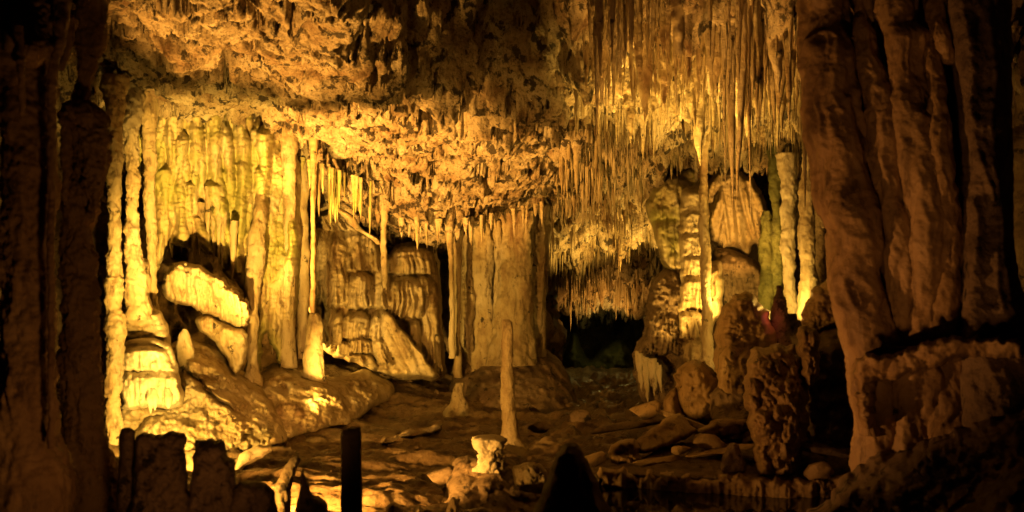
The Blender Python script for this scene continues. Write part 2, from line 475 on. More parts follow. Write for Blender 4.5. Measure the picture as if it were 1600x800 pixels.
def make_floor():
    c = [(-4, -3, 0), (4, -3, 0), (-5, 3, 0), (5, 3, 0), (0, 6, -.1), (-6, 8, .1), (6, 8, .2), (-2, 10, 0), (-1, 13, 0), (-4, 13, .05), (0, 13, -.12), (2, 12, -.15),
         (-7.5, 14, .6), (7.5, 14, .9), (0, 15, -.02), (-2, 17, .12), (-3.2, 20, .7), (0, 20, .15), (2.2, 19, .05), (2, 25, .05), (3, 31, .2), (-8, 20, 1), (6, 18, .8), (9, 22, 1), (4, 15, .2)]
    nr, nc = 420, 520
    s = np.linspace(-.5, .5, nc)
    Yr = np.interp(np.linspace(0, 1, nr), [0, .1, .6, 1], [-3, 7, 15, 33])
    X = s[None] * (Yr[:, None] + 8); Y = np.broadcast_to(Yr[:, None], X.shape)
    z = rbf(c, np.stack([X, Y], -1)); p = np.stack([X, Y, z], -1)
    q = p + .3 * np.stack([fbm(S(p, .9), 3), fbm(S(p, .9) + 5, 3), 0 * X], -1)
    n = fbm(S(q, .55, 1.5, 1), 4)
    st = n * 5; fl = np.floor(st); st = fl + sstep(.55, .95, st - fl)      # little rimstone steps
    z = z + .028 * st + .05 * fbm(S(p, 1.6, 4.5, 1), 4) + .03 * fbm(S(q, 2.5, 11, 1), 4) + .018 * (ridged(S(q, 5, 16, 1), 3) - 1) + .012 * fbm(S(p, 12, 18, 1), 3)
    rub = sstep(.0, 1.5, X)
    f1, _, r = worley(S(q, 3.2, 3.2, 1))
    z = z + np.clip(rub, 0, 1) * (.16 * np.sqrt(np.clip(1 - (f1 / .75) ** 2, 0, 1)) * r + .08 * fbm(S(p, 3), 3))
    z = z - .45 * sstep(.5, 1.2, X) * sstep(4.6, 3.6, X) * sstep(8.4, 9.0, Y) * sstep(12.4, 11.6, Y)
    V = np.stack([X, Y, z], -1)
    o = mesh_obj('floor', V.reshape(-1, 3), grid_faces(nr, nc), M_FLOOR, origin=np.zeros(3))
    tag(o, 'muddy cave floor with low rimstone steps', None, kind='structure')

    def at(x, y):
        j = np.interp(y, Yr, np.arange(nr)); i = np.interp(x / (y + 8), s, np.arange(nc))
        return float(z[int(round(j)), int(round(i))])
    return at


def make_wall():
    path = [(-4.5, -2), (-5, 4), (-7, 9), (-8.6, 13), (-8.0, 16.5), (-6, 18.6), (-3.8, 21.2), (-1.6, 22.4), (.35, 23.2), (.95, 25.5), (.3, 31.5),
            (4.5, 32), (5.2, 26), (6.5, 23), (8.3, 19.5), (7.6, 14), (6.3, 9), (5.4, 4), (4.5, -2)]
    n, m = 1150, 150
    c = spline(path, n)
    t = np.gradient(c, axis=0); t /= np.linalg.norm(t, axis=1)[:, None]
    nrm = np.stack([t[:, 1], -t[:, 0]], -1)                       # points into the cave
    zz = np.linspace(-1, 8.5, m)
    V = np.zeros((m, n, 3)); V[..., :2] = c[None]; V[..., 2] = zz[:, None]
    d = .55 * fbm(S(V, .5), 5, .55) + .2 * (ridged(S(V, 2.2, 2.2, .5), 3) - 1) + .05 * fbm(S(V, 6), 3)
    V[..., :2] += nrm[None] * d[..., None]
    o = mesh_obj('wall', V.reshape(-1, 3), grid_faces(m, n), M_DARK, origin=np.zeros(3))
    tag(o, 'dark limestone cave wall closing the chamber', None, kind='structure')


def make_water():
    n = 40; x = np.linspace(.6, 4.6, n); y = np.linspace(8.5, 12.3, n)
    V = np.stack([*np.meshgrid(x, y), np.full((n, n), -.02)], -1)
    V[..., 2] += .0015 * perlin(S(V, 3))
    m = bpy.data.materials.new('still_water'); m.use_nodes = True
    b = m.node_tree.nodes['Principled BSDF']
    b.inputs['Base Color'].default_value = (.012, .010, .006, 1); b.inputs['Roughness'].default_value = .04; b.inputs['IOR'].default_value = 1.33
    tag(mesh_obj('water', V.reshape(-1, 3), grid_faces(n, n), m, origin=np.zeros(3)), 'dark still pool in front of the rock ledge', kind='structure')


make_water()
ceil_at = make_ceiling()
floor_at = make_floor()
make_wall()

# ================================================================== LEFT SIDE
BIGKNOB = t_knob(.45, 3.0, .2, 1, flute=.8)
t = empty('column', P(42, 830, 6.0), 'massive dark column at the left edge, widest at its foot', 'column', 'columns joining floor and ceiling')
tube('shaft', [(34, -60, 6, 50), (36, 60, 6, 54), (42, 110, 6, 46), (44, 250, 6, 40), (42, 450, 6, 40), (40, 620, 6, 44), (42, 700, 6, 50), (46, 790, 6, 58), (46, 980, 6, 70)], M_RED, BIGKNOB, t)
tube('capital', [(70, -40, 5.9, 20), (62, 40, 5.8, 30), (52, 85, 5.7, 24), (48, 105, 5.75, 9)], M_RED, t_knob(.7, 5, .4, 2), t)
tube('fold', [(98, -20, 5.8, 14), (94, 60, 5.75, 9), (82, 120, 5.75, 7), (80, 300, 5.8, 6), (80, 700, 5.8, 5)], M_RED, t_knob(.3, 6, .2, 3), t)
tube('fold', [(30, 40, 5.6, 8), (33, 110, 5.55, 6), (35, 180, 5.6, 4)], M_RED, t_knob(.2, 6, .2, 4), t)

t = empty('column', P(128, 830, 7.2), 'dark column with a broad knobbly capital, second from the left edge', 'column', 'columns joining floor and ceiling')
tube('shaft', [(140, 170, 7.2, 22), (134, 230, 7.2, 30), (126, 330, 7.2, 25), (124, 450, 7.2, 25), (126, 560, 7.2, 26), (128, 650, 7.2, 30), (130, 720, 7.2, 42), (134, 800, 7.2, 50), (134, 980, 7.2, 60)], M_RED, t_knob(.8, 4, .5, 5, flute=.6), t)
CAP = t_knob(1.3, 5, .6, 77, flute=.8)
tube('capital', [(128, 160, 7.2, 20), (128, 178, 7.1, 33), (130, 200, 7.1, 32), (138, 240, 7.1, 26), (146, 300, 7.1, 14), (146, 345, 7.1, 3)], M_RED, CAP, t)
tube('fold', [(104, 176, 7.0, 12), (104, 210, 6.95, 9), (104, 260, 6.95, 7), (103, 320, 6.95, 3)], M_RED, CAP, t)
tube('fold', [(156, 178, 7.1, 9), (160, 230, 7.1, 7), (155, 290, 7.1, 5), (152, 320, 7.1, 2)], M_RED, CAP, t)
tube('upper_shaft', [(150, -40, 7.2, 26), (142, 60, 7.2, 22), (138, 90, 7.2, 16), (130, 130, 7.2, 10), (124, 178, 7.2, 14)], M_RED, t_knob(.6, 5, .4, 6), t)
tube('fold', [(112, 30, 6.9, 9), (106, 70, 6.9, 7), (96, 110, 6.9, 6)], M_RED, t_knob(.3, 5, .3, 7), t)

o = tube('column', [(182, 120, 13.4, 20), (178, 190, 13.2, 14), (178, 260, 13.2, 11), (179, 330, 13.2, 9), (178, 420, 13.2, 10), (180, 440, 13.2, 14), (178, 480, 13.2, 12), (182, 520, 13.2, 16), (180, 555, 13.2, 12), (178, 620, 13.2, 11), (177, 700, 13.2, 13), (177, 760, 13.2, 18)], M_FLOW, t_knob(.9, 5, .8, 8))
tag(o, 'slender knobbly column beside the bright flowstone terraces', 'column', 'columns joining floor and ceiling')
o = tube('column', [(208, 120, 14.0, 20), (206, 190, 13.8, 13), (206, 235, 13.8, 10), (207, 330, 13.8, 9), (208, 400, 13.8, 12), (212, 440, 13.8, 16), (215, 500, 13.8, 20)], M_FLOW, t_knob(.9, 6, .9, 9))
tag(o, 'ringed pale column rising from the top of the flowstone terraces', 'column', 'columns joining floor and ceiling')
o = tube('column', [(232, 120, 15.0, 20), (232, 190, 14.8, 12), (234, 260, 14.8, 9), (236, 350, 14.8, 8), (238, 430, 14.8, 7), (240, 500, 14.8, 10)], M_FLOW, t_knob(.7, 6, .6, 10))
tag(o, 'thin shaded column between the ringed column and the left drapery', 'column', 'columns joining floor and ceiling')

TFO = folds([(190 + 5.4 * k + random.uniform(-2, 2), random.uniform(574, 592), 190 + 5.4 * k + random.uniform(-3, 3), 634 + random.uniform(-7, 6), random.uniform(3, 7.5), random.uniform(2.5, 5), random.uniform(.8, 1.5)) for k in range(18)], 3.0, .2)
t = empty('flowstone_terrace', P(235, 710, 13.6), 'glaring pale flowstone stacked in terraces above the two stone stumps', 'flowstone')
relief('tier', [(190, 410), (228, 405), (236, 440), (234, 470), (262, 505), (258, 560), (192, 565), (186, 480)], 13.9, M_FLOW,
       lambda p, u, v: d_strata(.09, 2, 9, .08)(p, u, v) + .2 * sstep(520, 560, v), edge=16, rad=.4, parent=t, seed=3)
relief('tier', [(188, 540), (260, 535), (284, 600), (286, 628), (266, 640), (240, 636), (190, 636)], 13.5, M_PALE,
       lambda p, u, v: hoods([(238, 576, 54, 640, .22, 0), (226, 540, 40, 580, .34, 4)], .10, 0, 12)(p, u, v) + TFO(p, u, v), edge=10, rad=.3, parent=t, seed=4, step=2)
relief('tier', [(188, 640), (276, 645), (296, 690), (300, 740), (186, 740)], 13.6, M_FLOW, d_strata(.08, 3, 10, .06), edge=14, rad=.3, parent=t, seed=5)
for k, (u, l) in enumerate([(236, 12), (241, 7), (262, 4)]):
    tube('icicle', [(u, 606, 13.3, 5), (u, 622, 13.25, 7), (u, 632, 13.25, 4.5), (u + .5, 634 + l, 13.25, .8)], M_PALE, t_knob(.2, 9, .2, k), t, px=1.6)

# drapery wall
LD = [(210, 130), (260, 124), (330, 128), (400, 150), (446, 185), (468, 230), (476, 290), (476, 360), (472, 430), (462, 500), (458, 560), (440, 570), (424, 545), (412, 520), (404, 590), (384, 590),
      (386, 520), (386, 466), (372, 446), (350, 428), (340, 406), (318, 392), (300, 384), (282, 388), (266, 382), (258, 402), (244, 430), (234, 420), (236, 380), (228, 320), (214, 260)]


def d_drapery(p, u, v):
    wv = perlin(np.stack([u / 60, v / 80, 0 * u], -1))
    x = u + 14 * wv + .10 * (v - 300)
    fold = np.abs(perlin(np.stack([x / 26, v / 260, 0 * u + 3], -1))) * 1.8
    f2 = np.abs(perlin(np.stack([x / 10.5, v / 150, 0 * u + 8], -1))) * 1.6
    f3 = np.abs(perlin(np.stack([x / 5.0, v / 60, 0 * u + 12], -1)))
    crack = sstep(.10, .0, np.abs(perlin(np.stack([(u - .62 * v) / 46, (v + .5 * u) / 190, 0 * u + 17], -1)))) * sstep(-.1, .3, perlin(np.stack([u / 70, v / 70, 0 * u + 30], -1)))
    lump = .12 * fbm(S(p, 1.6, 1, 1.6), 4) + .05 * fbm(S(p, 6, 2, 5), 3)
    return .38 * (fold - .4) + .16 * (f2 - .3) + .06 * f3 + lump + .35 * sstep(300, 190, v)


fl = []
for k in range(130):
    u = random.uniform(212, 466)
    vb = np.interp(u, [212, 240, 258, 270, 340, 362, 386, 404, 430, 466], [320, 430, 402, 382, 402, 440, 500, 585, 545, 560])
    vt0 = np.interp(u, [212, 330, 400, 440, 466], [178, 172, 190, 222, 262])
    v0 = vt0 - 12 if random.random() < .5 else random.uniform(vt0, vt0 + .55 * (vb - vt0))
    v1 = vb + random.uniform(-30, 14) if random.random() < .6 else v0 + random.uniform(.4, .9) * (vb - v0)
    if v1 - v0 < 50: v1 = v0 + 60
    r = random.choice([3.5, 4.5, 5, 6, 7, 9, 12, 15])
    le = random.uniform(-3, 16) * (v1 - v0) / 150 if u < 390 else random.uniform(-8, 4)
    fl.append((u, v0, u + le, v1, r, r * random.uniform(.35, .8), random.uniform(1.8, 4.2)))
for u, v0, u1, v1, r in [(226, 180, 232, 420, 13), (300, 330, 350, 440, 12), (345, 330, 392, 470, 12), (362, 345, 395, 585, 9), (330, 280, 352, 400, 14), (408, 250, 414, 400, 16), (432, 300, 430, 540, 10), (280, 200, 286, 395, 15), (380, 240, 372, 420, 14)]:
    fl.append((u, v0, u1, v1, r, r * .7, 3.0))
DF = folds(fl, 4.0, .22)
o = relief('drapery_wall', LD, [(215, 200, 15.6), (330, 190, 15.9), (440, 240, 17.0), (260, 400, 15.8), (340, 390, 16.1), (460, 520, 17.0), (395, 590, 15.9), (400, 440, 16.3)], M_ALGAE,
           lambda p, u, v: DF(p, u, v) + .22 * d_drapery(p, u, v), step=1.5, edge=7, rad=.3, back=.7, rough=3, grain=.8)
tag(o, 'wide yellow drapery of folded flowstone under the bright ceiling', 'flowstone')
t = tube('column', [(406, 300, 16.3, 6), (403, 350, 16.0, 11), (398, 410, 15.9, 14), (394, 450, 15.8, 11), (393, 520, 15.7, 9), (394, 560, 15.7, 8), (395, 580, 15.7, 11), (395, 610, 15.7, 16)], M_FLOW, t_knob(.5, 5, .3, 12, flute=.5))
tag(t, 'smooth bright column whose foot meets the flowstone mound', 'column', 'columns joining floor and ceiling')

CFO = folds([(260 + 6.5 * k + random.uniform(-2, 2), 412 + 2.6 * k, 262 + 6.7 * k, 484 + 2 * k + random.uniform(-6, 6), random.uniform(3.5, 6), 3, 2.2) for k in range(20)], 2.5, .2)
o = relief('flowstone_curtain', [(252, 452), (262, 420), (282, 408), (318, 418), (352, 440), (386, 468), (390, 505), (366, 510), (340, 496), (300, 480), (266, 470)], [(255, 440, 15.2), (320, 450, 15.0), (388, 480, 15.0)], M_FLOW,
           lambda p, u, v: hoods([(275, 408, 24, 490, .30, 2), (305, 410, 26, 500, .34, 4), (335, 422, 26, 520, .34, 4), (366, 442, 26, 530, .32, 4)], .14, 0, 12)(p, u, v) + CFO(p, u, v), step=1.6, edge=7, rad=.2, rough=4)
tag(o, 'broad bright curtain with a rounded top in the left alcove', 'flowstone')
o = relief('flowstone_curtain', [(304, 500), (322, 492), (352, 506), (384, 516), (388, 540), (376, 580), (366, 584), (352, 560), (336, 535), (310, 515)], [(310, 500, 15.2), (384, 530, 14.9), (370, 580, 14.9)], M_FLOW,
           d_flutes(.10, 6, .3), step=2, edge=10, rad=.3)
tag(o, 'small tapering curtain below the broad curtain in the left alcove', 'flowstone')

# mounds
def CRUST(p):
    q = p + .10 * np.stack([perlin(S(p, 4)), perlin(S(p, 4) + 7), perlin(S(p, 4) + 13)], -1)
    f1, f2, r = worley(S(q, 4.5, 3.5, 6.5))
    return .10 * np.sqrt(np.clip(f2 - f1, 0, 1)) * (.3 + r) + .05 * (ridged(S(q, 6, 6, 11), 3) - 1.1)


o = relief('flowstone_mound', [(230, 620), (250, 560), (270, 535), (300, 532), (340, 545), (362, 575), (392, 592), (410, 600), (438, 640), (450, 690), (420, 704), (370, 716), (300, 730), (180, 760), (200, 690)],
           [(250, 560, 14.6), (300, 540, 14.8), (400, 600, 15.2), (445, 690, 14.0), (300, 720, 13.0), (200, 740, 12.8), (330, 620, 14.0)], M_FLOW,
           lambda p, u, v: CRUST(p) + d_strata(.05, 3, 6, .22, 2)(p, u, v) + .10 * (ridged(S(p, 2.2, 1, 1.0) + 3, 3) - 1) - .28 * sstep(7, 0, np.abs((v - 575) - .86 * (u - 285) + 8 * perlin(np.stack([u / 25, v / 25, 0 * u], -1)))) * sstep(280, 300, u) * sstep(385, 345, u), edge=26, rad=.6, back=1.0, seed=8, grain=2.0, step=1.8)
tag(o, 'bright lumpy flowstone slope beside the terraces', 'flowstone')
o = tube('stalagmite', [(288, 514, 14.5, 3), (287, 522, 14.5, 8), (288, 534, 14.5, 10), (288, 552, 14.5, 13), (288, 575, 14.5, 16)], M_FLOW, t_knob(.4, 9, .4, 3))
tag(o, 'stubby bright stalagmite on top of the flowstone slope', 'stalagmite')
o = relief('flowstone_mound', [(396, 600), (416, 576), (440, 566), (474, 584), (520, 590), (570, 578), (610, 596), (612, 620), (580, 640), (550, 664), (480, 680), (430, 692), (402, 660)],
           [(400, 600, 15.8), (470, 585, 16.4), (600, 590, 18.5), (550, 664, 15.8), (430, 690, 14.4), (500, 630, 15.7)], M_FLOW,
           lambda p, u, v: .7 * CRUST(p) + d_strata(.045, 2.4, 9, .16, 6)(p, u, v) + .45 * np.exp(-((u - 470) / 60) ** 2 - ((v - 610) / 45) ** 2) - .3 * sstep(16, 4, np.hypot(u - 442, (v - 607) * 1.4)), edge=22, rad=.6, back=1.2, seed=9, grain=1.8, step=1.8)
tag(o, 'rounded brown mound with ripple lines below the tall wall columns', 'flowstone')

# slender columns in front of the drapery
for args in [
    ([(452, 190, 16.8, 16), (452, 255, 16.6, 11), (452, 330, 16.6, 9), (452, 430, 16.6, 9), (450, 520, 16.6, 10), (450, 545, 16.6, 13), (451, 575, 16.6, 14)], 'smooth column just left of the straight rod-like column'),
    ([(474, 230, 17.3, 9), (474, 300, 17.2, 7), (473, 380, 17.2, 9), (474, 470, 17.2, 9), (473, 560, 17.2, 11)], 'short column shaded by the straight rod-like column'),
    ([(428, 220, 17.0, 9), (428, 300, 16.8, 8), (427, 380, 16.8, 8), (425, 470, 16.8, 6), (424, 530, 16.8, 4)], 'hanging strip between drapery and smooth column'),
    ([(600, 310, 18.6, 8), (600, 345, 18.6, 5), (599, 375, 18.6, 4.5), (600, 420, 18.6, 5), (602, 450, 18.6, 3)], 'thin rod hanging in front of the face-like flowstone'),
    ([(716, 360, 19.6, 8), (715, 430, 19.6, 6), (714, 520, 19.6, 5), (716, 590, 19.6, 7)], 'thin dark column right of the shadow gap'),
    ([(700, 352, 19.2, 9), (704, 390, 19.2, 4), (706, 480, 19.2, 4), (706, 560, 19.2, 5)], 'thinnest column in the shadow gap beside the face-like flowstone'),
]:
    o = tube('column', args[0], M_FLOW, t_knob(.35, 6, .35, len(args[1]), flute=.3))
    tag(o, args[1], 'column', 'columns joining floor and ceiling')
t = empty('column', P(492, 595, 16.4), 'straight rod-like column standing on a thick stalagmite', 'column', 'columns joining floor and ceiling')
tube('shaft', [(490, 215, 16.4, 7), (490, 255, 16.4, 4.5), (489, 320, 16.4, 3.6), (489, 420, 16.4, 3.6), (489, 500, 16.4, 4.5)], M_RED, t_knob(.12, 6, .12, 3), t, px=2)
tube('base', [(488, 490, 16.4, 6), (489, 500, 16.4, 9), (491, 540, 16.4, 13), (491, 562, 16.4, 15), (493, 600, 16.4, 17), (494, 625, 16.4, 20)], M_FLOW, t_knob(.5, 5, .6, 15), t)

# ---------------- central flowstone wall
CF = [(470, 372), (490, 340), (522, 322), (548, 336), (572, 356), (592, 372), (604, 398), (618, 384), (650, 378), (682, 392), (688, 440), (692, 520), (694, 588), (650, 594), (606, 588), (572, 575), (540, 562), (506, 548), (486, 500), (474, 430)]
CL = [(500, 352, 34, 470, .45, -4), (528, 352, 26, 480, .5, -10), (520, 326, 46, 362, .4, 30), (560, 352, 40, 428, .42, 8), (563, 420, 25, 483, .55, 0), (594, 410, 16, 484, .40, 4), (532, 420, 15, 480, .34, -6),
      (640, 384, 42, 430, .42, 4), (640, 430, 32, 500, .5, -4), (620, 432, 14, 500, .34, -4), (660, 428, 14, 470, .36, 6), (562, 486, 18, 536, .42, 0), (562, 526, 22, 552, .50, 0), (590, 486, 13, 532, .40, -6), (588, 524, 15, 572, .42, 18),
      (530, 484, 10, 540, .28, -4), (546, 486, 8, 530, .26, -3), (538, 532, 12, 560, .30, 2), (560, 552, 26, 576, .36, 4), (676, 440, 22, 592, .34, 8), (648, 494, 12, 560, .35, 2), (516, 470, 12, 540, .24, -4), (490, 440, 14, 520, .26, 0)]


fl = []
for (uc, vt, hw, vb, B, le) in CL:
    for j in range(3 + int(hw / 9)):
        du = random.uniform(-.8, .8) * hw
        v0 = vt + random.uniform(.25, .6) * (vb - vt)
        fl.append((uc + du, v0, uc + du * 1.1 + le * .6, vb + random.uniform(-8, 18), random.uniform(3, 7), random.uniform(2, 5), random.uniform(.7, 1.5)))
FF_ = folds(fl, 3.0, .15)


def d_center(p, u, v):
    h = 1.4 * hoods(CL, .15, 0, 7)(p, u, v)
    h = h + FF_(p, u, v)
    # inclined fin with a crisp right edge
    e = (u - 604) - (v - 484) * .80 + 3 * perlin(np.stack([v / 14, u / 30, 0 * u], -1))
    wl = sstep(588, 600, u - .02 * (v - 484))
    fin = .85 * np.clip(1 + e / 90, 0, 1) * sstep(3, -3, e) * wl * sstep(478, 492, v)
    fin = fin + sstep(3, -3, e) * wl * sstep(478, 500, v) * .10 * perlin(np.stack([(u - .55 * v) / 11, v / 60, 0 * u], -1))
    return np.maximum(h, fin)


o = relief('face_like_flowstone', CF, [(475, 400, 18.4), (560, 350, 19.6), (690, 400, 20.2), (505, 545, 18.0), (600, 580, 18.6), (690, 590, 19.6)], M_FLOW, d_center, step=1.6, edge=12, rad=.5, back=.9)
tag(o, 'tall flowstone wall of stacked hoods resembling a face', 'flowstone')
o = tube('flowstone_ridge', [(496, 330, 18.6, 5), (520, 324, 18.4, 7), (545, 338, 18.3, 7), (562, 358, 18.3, 6), (584, 372, 18.4, 6), (592, 382, 18.6, 3)], M_FLOW, t_knob(.4, 5, .3, 20))
tag(o, 'curved rib arching over the face-like flowstone', 'flowstone')

# ---------------- central column cluster
t = empty('column_cluster', P(790, 640, 20.4), 'wide cluster of fused columns on a dark mound behind the lone stalagmite', 'column')
TF = t_knob(.6, 2.5, .3, 30, flute=1.2)
CB = folds([(726 + 5.2 * k + random.uniform(-3, 3), random.choice([320, 330, 380]), 726 + 5.2 * k + random.uniform(-6, 6), random.uniform(500, 640), random.choice([3, 4, 5, 7, 9]), random.uniform(3, 7), random.uniform(2.4, 4.5)) for k in range(26)], 3.0, .2)
relief('backing', [(722, 335), (780, 325), (858, 320), (856, 420), (848, 560), (850, 600), (722, 610)], [(722, 340, 20.6), (858, 330, 20.5), (720, 600, 20.3), (850, 600, 20.3)], M_FLOW, lambda p, u, v: CB(p, u, v) + d_lumps(.1, 1.5, .05)(p, u, v), step=1.8, edge=10, rad=.3, back=.5, parent=t)
for k, pth in enumerate([
    [(752, 340, 20.3, 20), (752, 400, 20.2, 19), (756, 480, 20.2, 18), (757, 560, 20.2, 20), (757, 600, 20.2, 24)],
    [(736, 340, 20.4, 12), (734, 420, 20.4, 9), (732, 520, 20.4, 8), (730, 600, 20.4, 14)],
    [(800, 320, 20.0, 26), (800, 370, 20.0, 20), (800, 440, 19.9, 22), (799, 520, 19.9, 30), (800, 570, 19.8, 40)],
    [(818, 330, 19.8, 14), (814, 400, 19.8, 13), (816, 480, 19.8, 14), (818, 560, 19.8, 18)],
    [(848, 320, 20.4, 10), (846, 380, 20.4, 8), (844, 440, 20.4, 9), (840, 520, 20.4, 12), (838, 580, 20.4, 16)],
    [(830, 330, 20.2, 8), (830, 420, 20.2, 5), (830, 560, 20.2, 6)],
    [(776, 345, 20.0, 8), (778, 420, 20.0, 5), (774, 500, 20.0, 5), (772, 580, 20.0, 8)]]):
    tube('shaft', pth, M_FLOW, TF, t)
relief('base_mound', [(692, 640), (712, 575), (740, 556), (790, 545), (850, 545), (880, 570), (900, 620), (905, 660), (690, 664)], [(700, 650, 18.6), (800, 550, 20.2), (900, 650, 18.8), (800, 650, 18.0)], M_DARK, d_lumps(.16, 1.3, .14), edge=28, rad=.7, back=1.2, parent=t)
o = tube('stalagmite', [(715, 598, 17.8, 6), (714, 612, 17.8, 9), (714, 630, 17.8, 14), (714, 645, 17.8, 24), (714, 662, 17.8, 34)], M_FLOW, t_knob(.6, 5, .3, 33))
tag(o, 'low cone stalagmite spreading out at its foot, left of the lone stalagmite', 'stalagmite')
o = tube('stalagmite', [(791, 499, 14.8, 3), (791, 503, 14.8, 7), (791, 530, 14.8, 8), (793, 565, 14.8, 8.5), (793, 580, 14.8, 10), (795, 620, 14.8, 11), (796, 660, 14.8, 12), (797, 682, 14.8, 15), (797, 694, 14.8, 24), (797, 710, 14.8, 40)], M_FLOW, t_knob(.35, 5, .45, 34), px=2)
tag(o, 'lone tall slender stalagmite in the middle of the floor', 'stalagmite')

# ================================================================== FLOOR ITEMS AND FOREGROUND
t = empty('coral_pedestal', P(766, 735, 11.2), 'pale knobbly cup of cave coral on dark rubble', 'cave coral')
LUMP = d_coral(.05, 11, .02)
tube('cup', [(764, 681, 11.0, 14), (764, 685, 11.0, 25), (764, 692, 11.0, 22), (765, 704, 11.0, 17), (766, 716, 11.0, 17), (768, 735, 11.1, 26)], M_PALE, lambda p, th, R: LUMP(p, 0, 0) - .02 + t_knob(.8, 5, .3, 5)(p, th, R), t, px=1.6)
relief('base', [(700, 740), (715, 716), (750, 712), (790, 712), (818, 735), (860, 770), (862, 815), (690, 815), (696, 770)], [(700, 740, 11.4), (860, 770, 11.2), (770, 815, 10.2), (770, 720, 11.4)], M_DARK, d_coral(.10, 5, .16), step=2, edge=20, rad=.4, back=.6, parent=t)
o = relief('rock', [(800, 735), (812, 724), (846, 726), (856, 745), (850, 766), (822, 770), (806, 758)], 9.9, M_FLOW, d_coral(.05, 8, .05), step=1.6, edge=10, rad=.2, back=.3, rough=3)
tag(o, 'lit knobbly rock just left of the black stalagmite silhouette', 'rock')
for k, (u, w, vt, lab) in enumerate([(618, 20, 784, 'low lit rock tip at the bottom edge right of the post'), (709, 12, 776, 'pointed lit rock tip at the bottom edge below the coral'), (655, 14, 792, 'smallest lit rock tip at the bottom edge')]):
    o = relief('rock', [(u - w, 830), (u - w * .8, vt + 14), (u - w * .2, vt), (u + w * .3, vt + 4), (u + w * .7, vt + 16), (u + w, 830)], 9.2, M_FLOW, d_coral(.04, 9, .05), step=1.6, edge=8, rad=.15, back=.3, rough=2.5, seed=k + 11)
    tag(o, lab, 'rock')
for k, (a, lab) in enumerate([([(372, 712), (388, 700), (420, 696), (424, 706), (404, 720), (372, 736)], 'bright crusty ledge on the floor at the foot of the slope')]):
    o = relief('rock', a, 12.4, M_FLOW, d_coral(.06, 7, .05), step=2, edge=8, rad=.2, back=.4, rough=2.5)
    tag(o, lab, 'rock')
o = relief('rimstone_edge', [(596, 684), (620, 676), (660, 666), (690, 666), (688, 676), (650, 684), (604, 694)], [(600, 688, 14.4), (690, 668, 15.8), (640, 678, 15.0)], M_FLOW, d_coral(.06, 9, .06), step=1.6, edge=5, rad=.15, back=.3, rough=5)
tag(o, 'pale rimstone edge on the floor behind the post', 'flowstone')

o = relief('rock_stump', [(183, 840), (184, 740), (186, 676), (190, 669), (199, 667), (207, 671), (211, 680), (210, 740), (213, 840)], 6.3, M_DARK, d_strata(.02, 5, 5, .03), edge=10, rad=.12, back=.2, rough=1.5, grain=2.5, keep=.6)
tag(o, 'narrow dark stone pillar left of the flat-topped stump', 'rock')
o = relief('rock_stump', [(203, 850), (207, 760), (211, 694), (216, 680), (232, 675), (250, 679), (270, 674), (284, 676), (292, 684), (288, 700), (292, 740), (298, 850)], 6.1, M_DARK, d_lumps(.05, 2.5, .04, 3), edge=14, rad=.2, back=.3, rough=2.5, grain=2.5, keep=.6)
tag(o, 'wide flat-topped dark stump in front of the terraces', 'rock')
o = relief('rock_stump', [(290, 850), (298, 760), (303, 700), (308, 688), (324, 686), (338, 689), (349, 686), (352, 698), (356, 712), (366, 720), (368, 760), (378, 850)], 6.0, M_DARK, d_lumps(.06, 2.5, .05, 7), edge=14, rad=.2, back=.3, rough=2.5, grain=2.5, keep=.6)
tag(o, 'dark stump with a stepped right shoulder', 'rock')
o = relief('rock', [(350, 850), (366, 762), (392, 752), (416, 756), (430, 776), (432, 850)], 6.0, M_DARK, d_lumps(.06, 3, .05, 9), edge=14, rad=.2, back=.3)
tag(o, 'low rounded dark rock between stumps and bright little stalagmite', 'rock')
o = tube('stalagmite', [(463, 713, 8.4, 3), (461, 719, 8.4, 8), (454, 732, 8.4, 10), (446, 752, 8.4, 12), (440, 780, 8.4, 14), (437, 840, 8.4, 18)], M_FLOW, t_knob(.3, 6, .3, 41), px=2)
tag(o, 'short leaning pale stalagmite left of the post', 'stalagmite')
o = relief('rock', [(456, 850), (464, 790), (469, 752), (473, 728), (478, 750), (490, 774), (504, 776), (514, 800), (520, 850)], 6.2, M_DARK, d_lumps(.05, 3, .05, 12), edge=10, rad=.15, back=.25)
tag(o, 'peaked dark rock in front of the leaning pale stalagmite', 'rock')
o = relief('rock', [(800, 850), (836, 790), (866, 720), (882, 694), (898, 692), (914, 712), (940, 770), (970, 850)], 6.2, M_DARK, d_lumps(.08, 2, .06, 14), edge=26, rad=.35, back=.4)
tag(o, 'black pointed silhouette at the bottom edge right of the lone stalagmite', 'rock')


def stone(seed, sub=3):
    import bmesh
    bm = bmesh.new(); bmesh.ops.create_icosphere(bm, subdivisions=sub, radius=1)
    V = np.array([v.co[:] for v in bm.verts]); Fc = np.array([[v.index for v in f.verts] for f in bm.faces]); bm.free()
    f1, f2, r = worley(V * .9 + seed * 3.3)
    V = V * (1 + .35 * fbm(V * .9 + seed * 5.0, 3) + .25 * (f1 - .5) + .06 * fbm(V * 5 + seed, 3))[:, None]
    r_ = np.random.default_rng(seed + 50)
    for _ in range(11):
        n = r_.normal(size=3); n /= np.linalg.norm(n); d = r_.uniform(.45, .8)
        V = V - np.clip(V @ n - d, 0, None)[:, None] * n * .96
    return (V + .02 * fbm(V * 6 + seed, 3)[:, None]) * np.array([1.25, 1.0, .75]), Fc


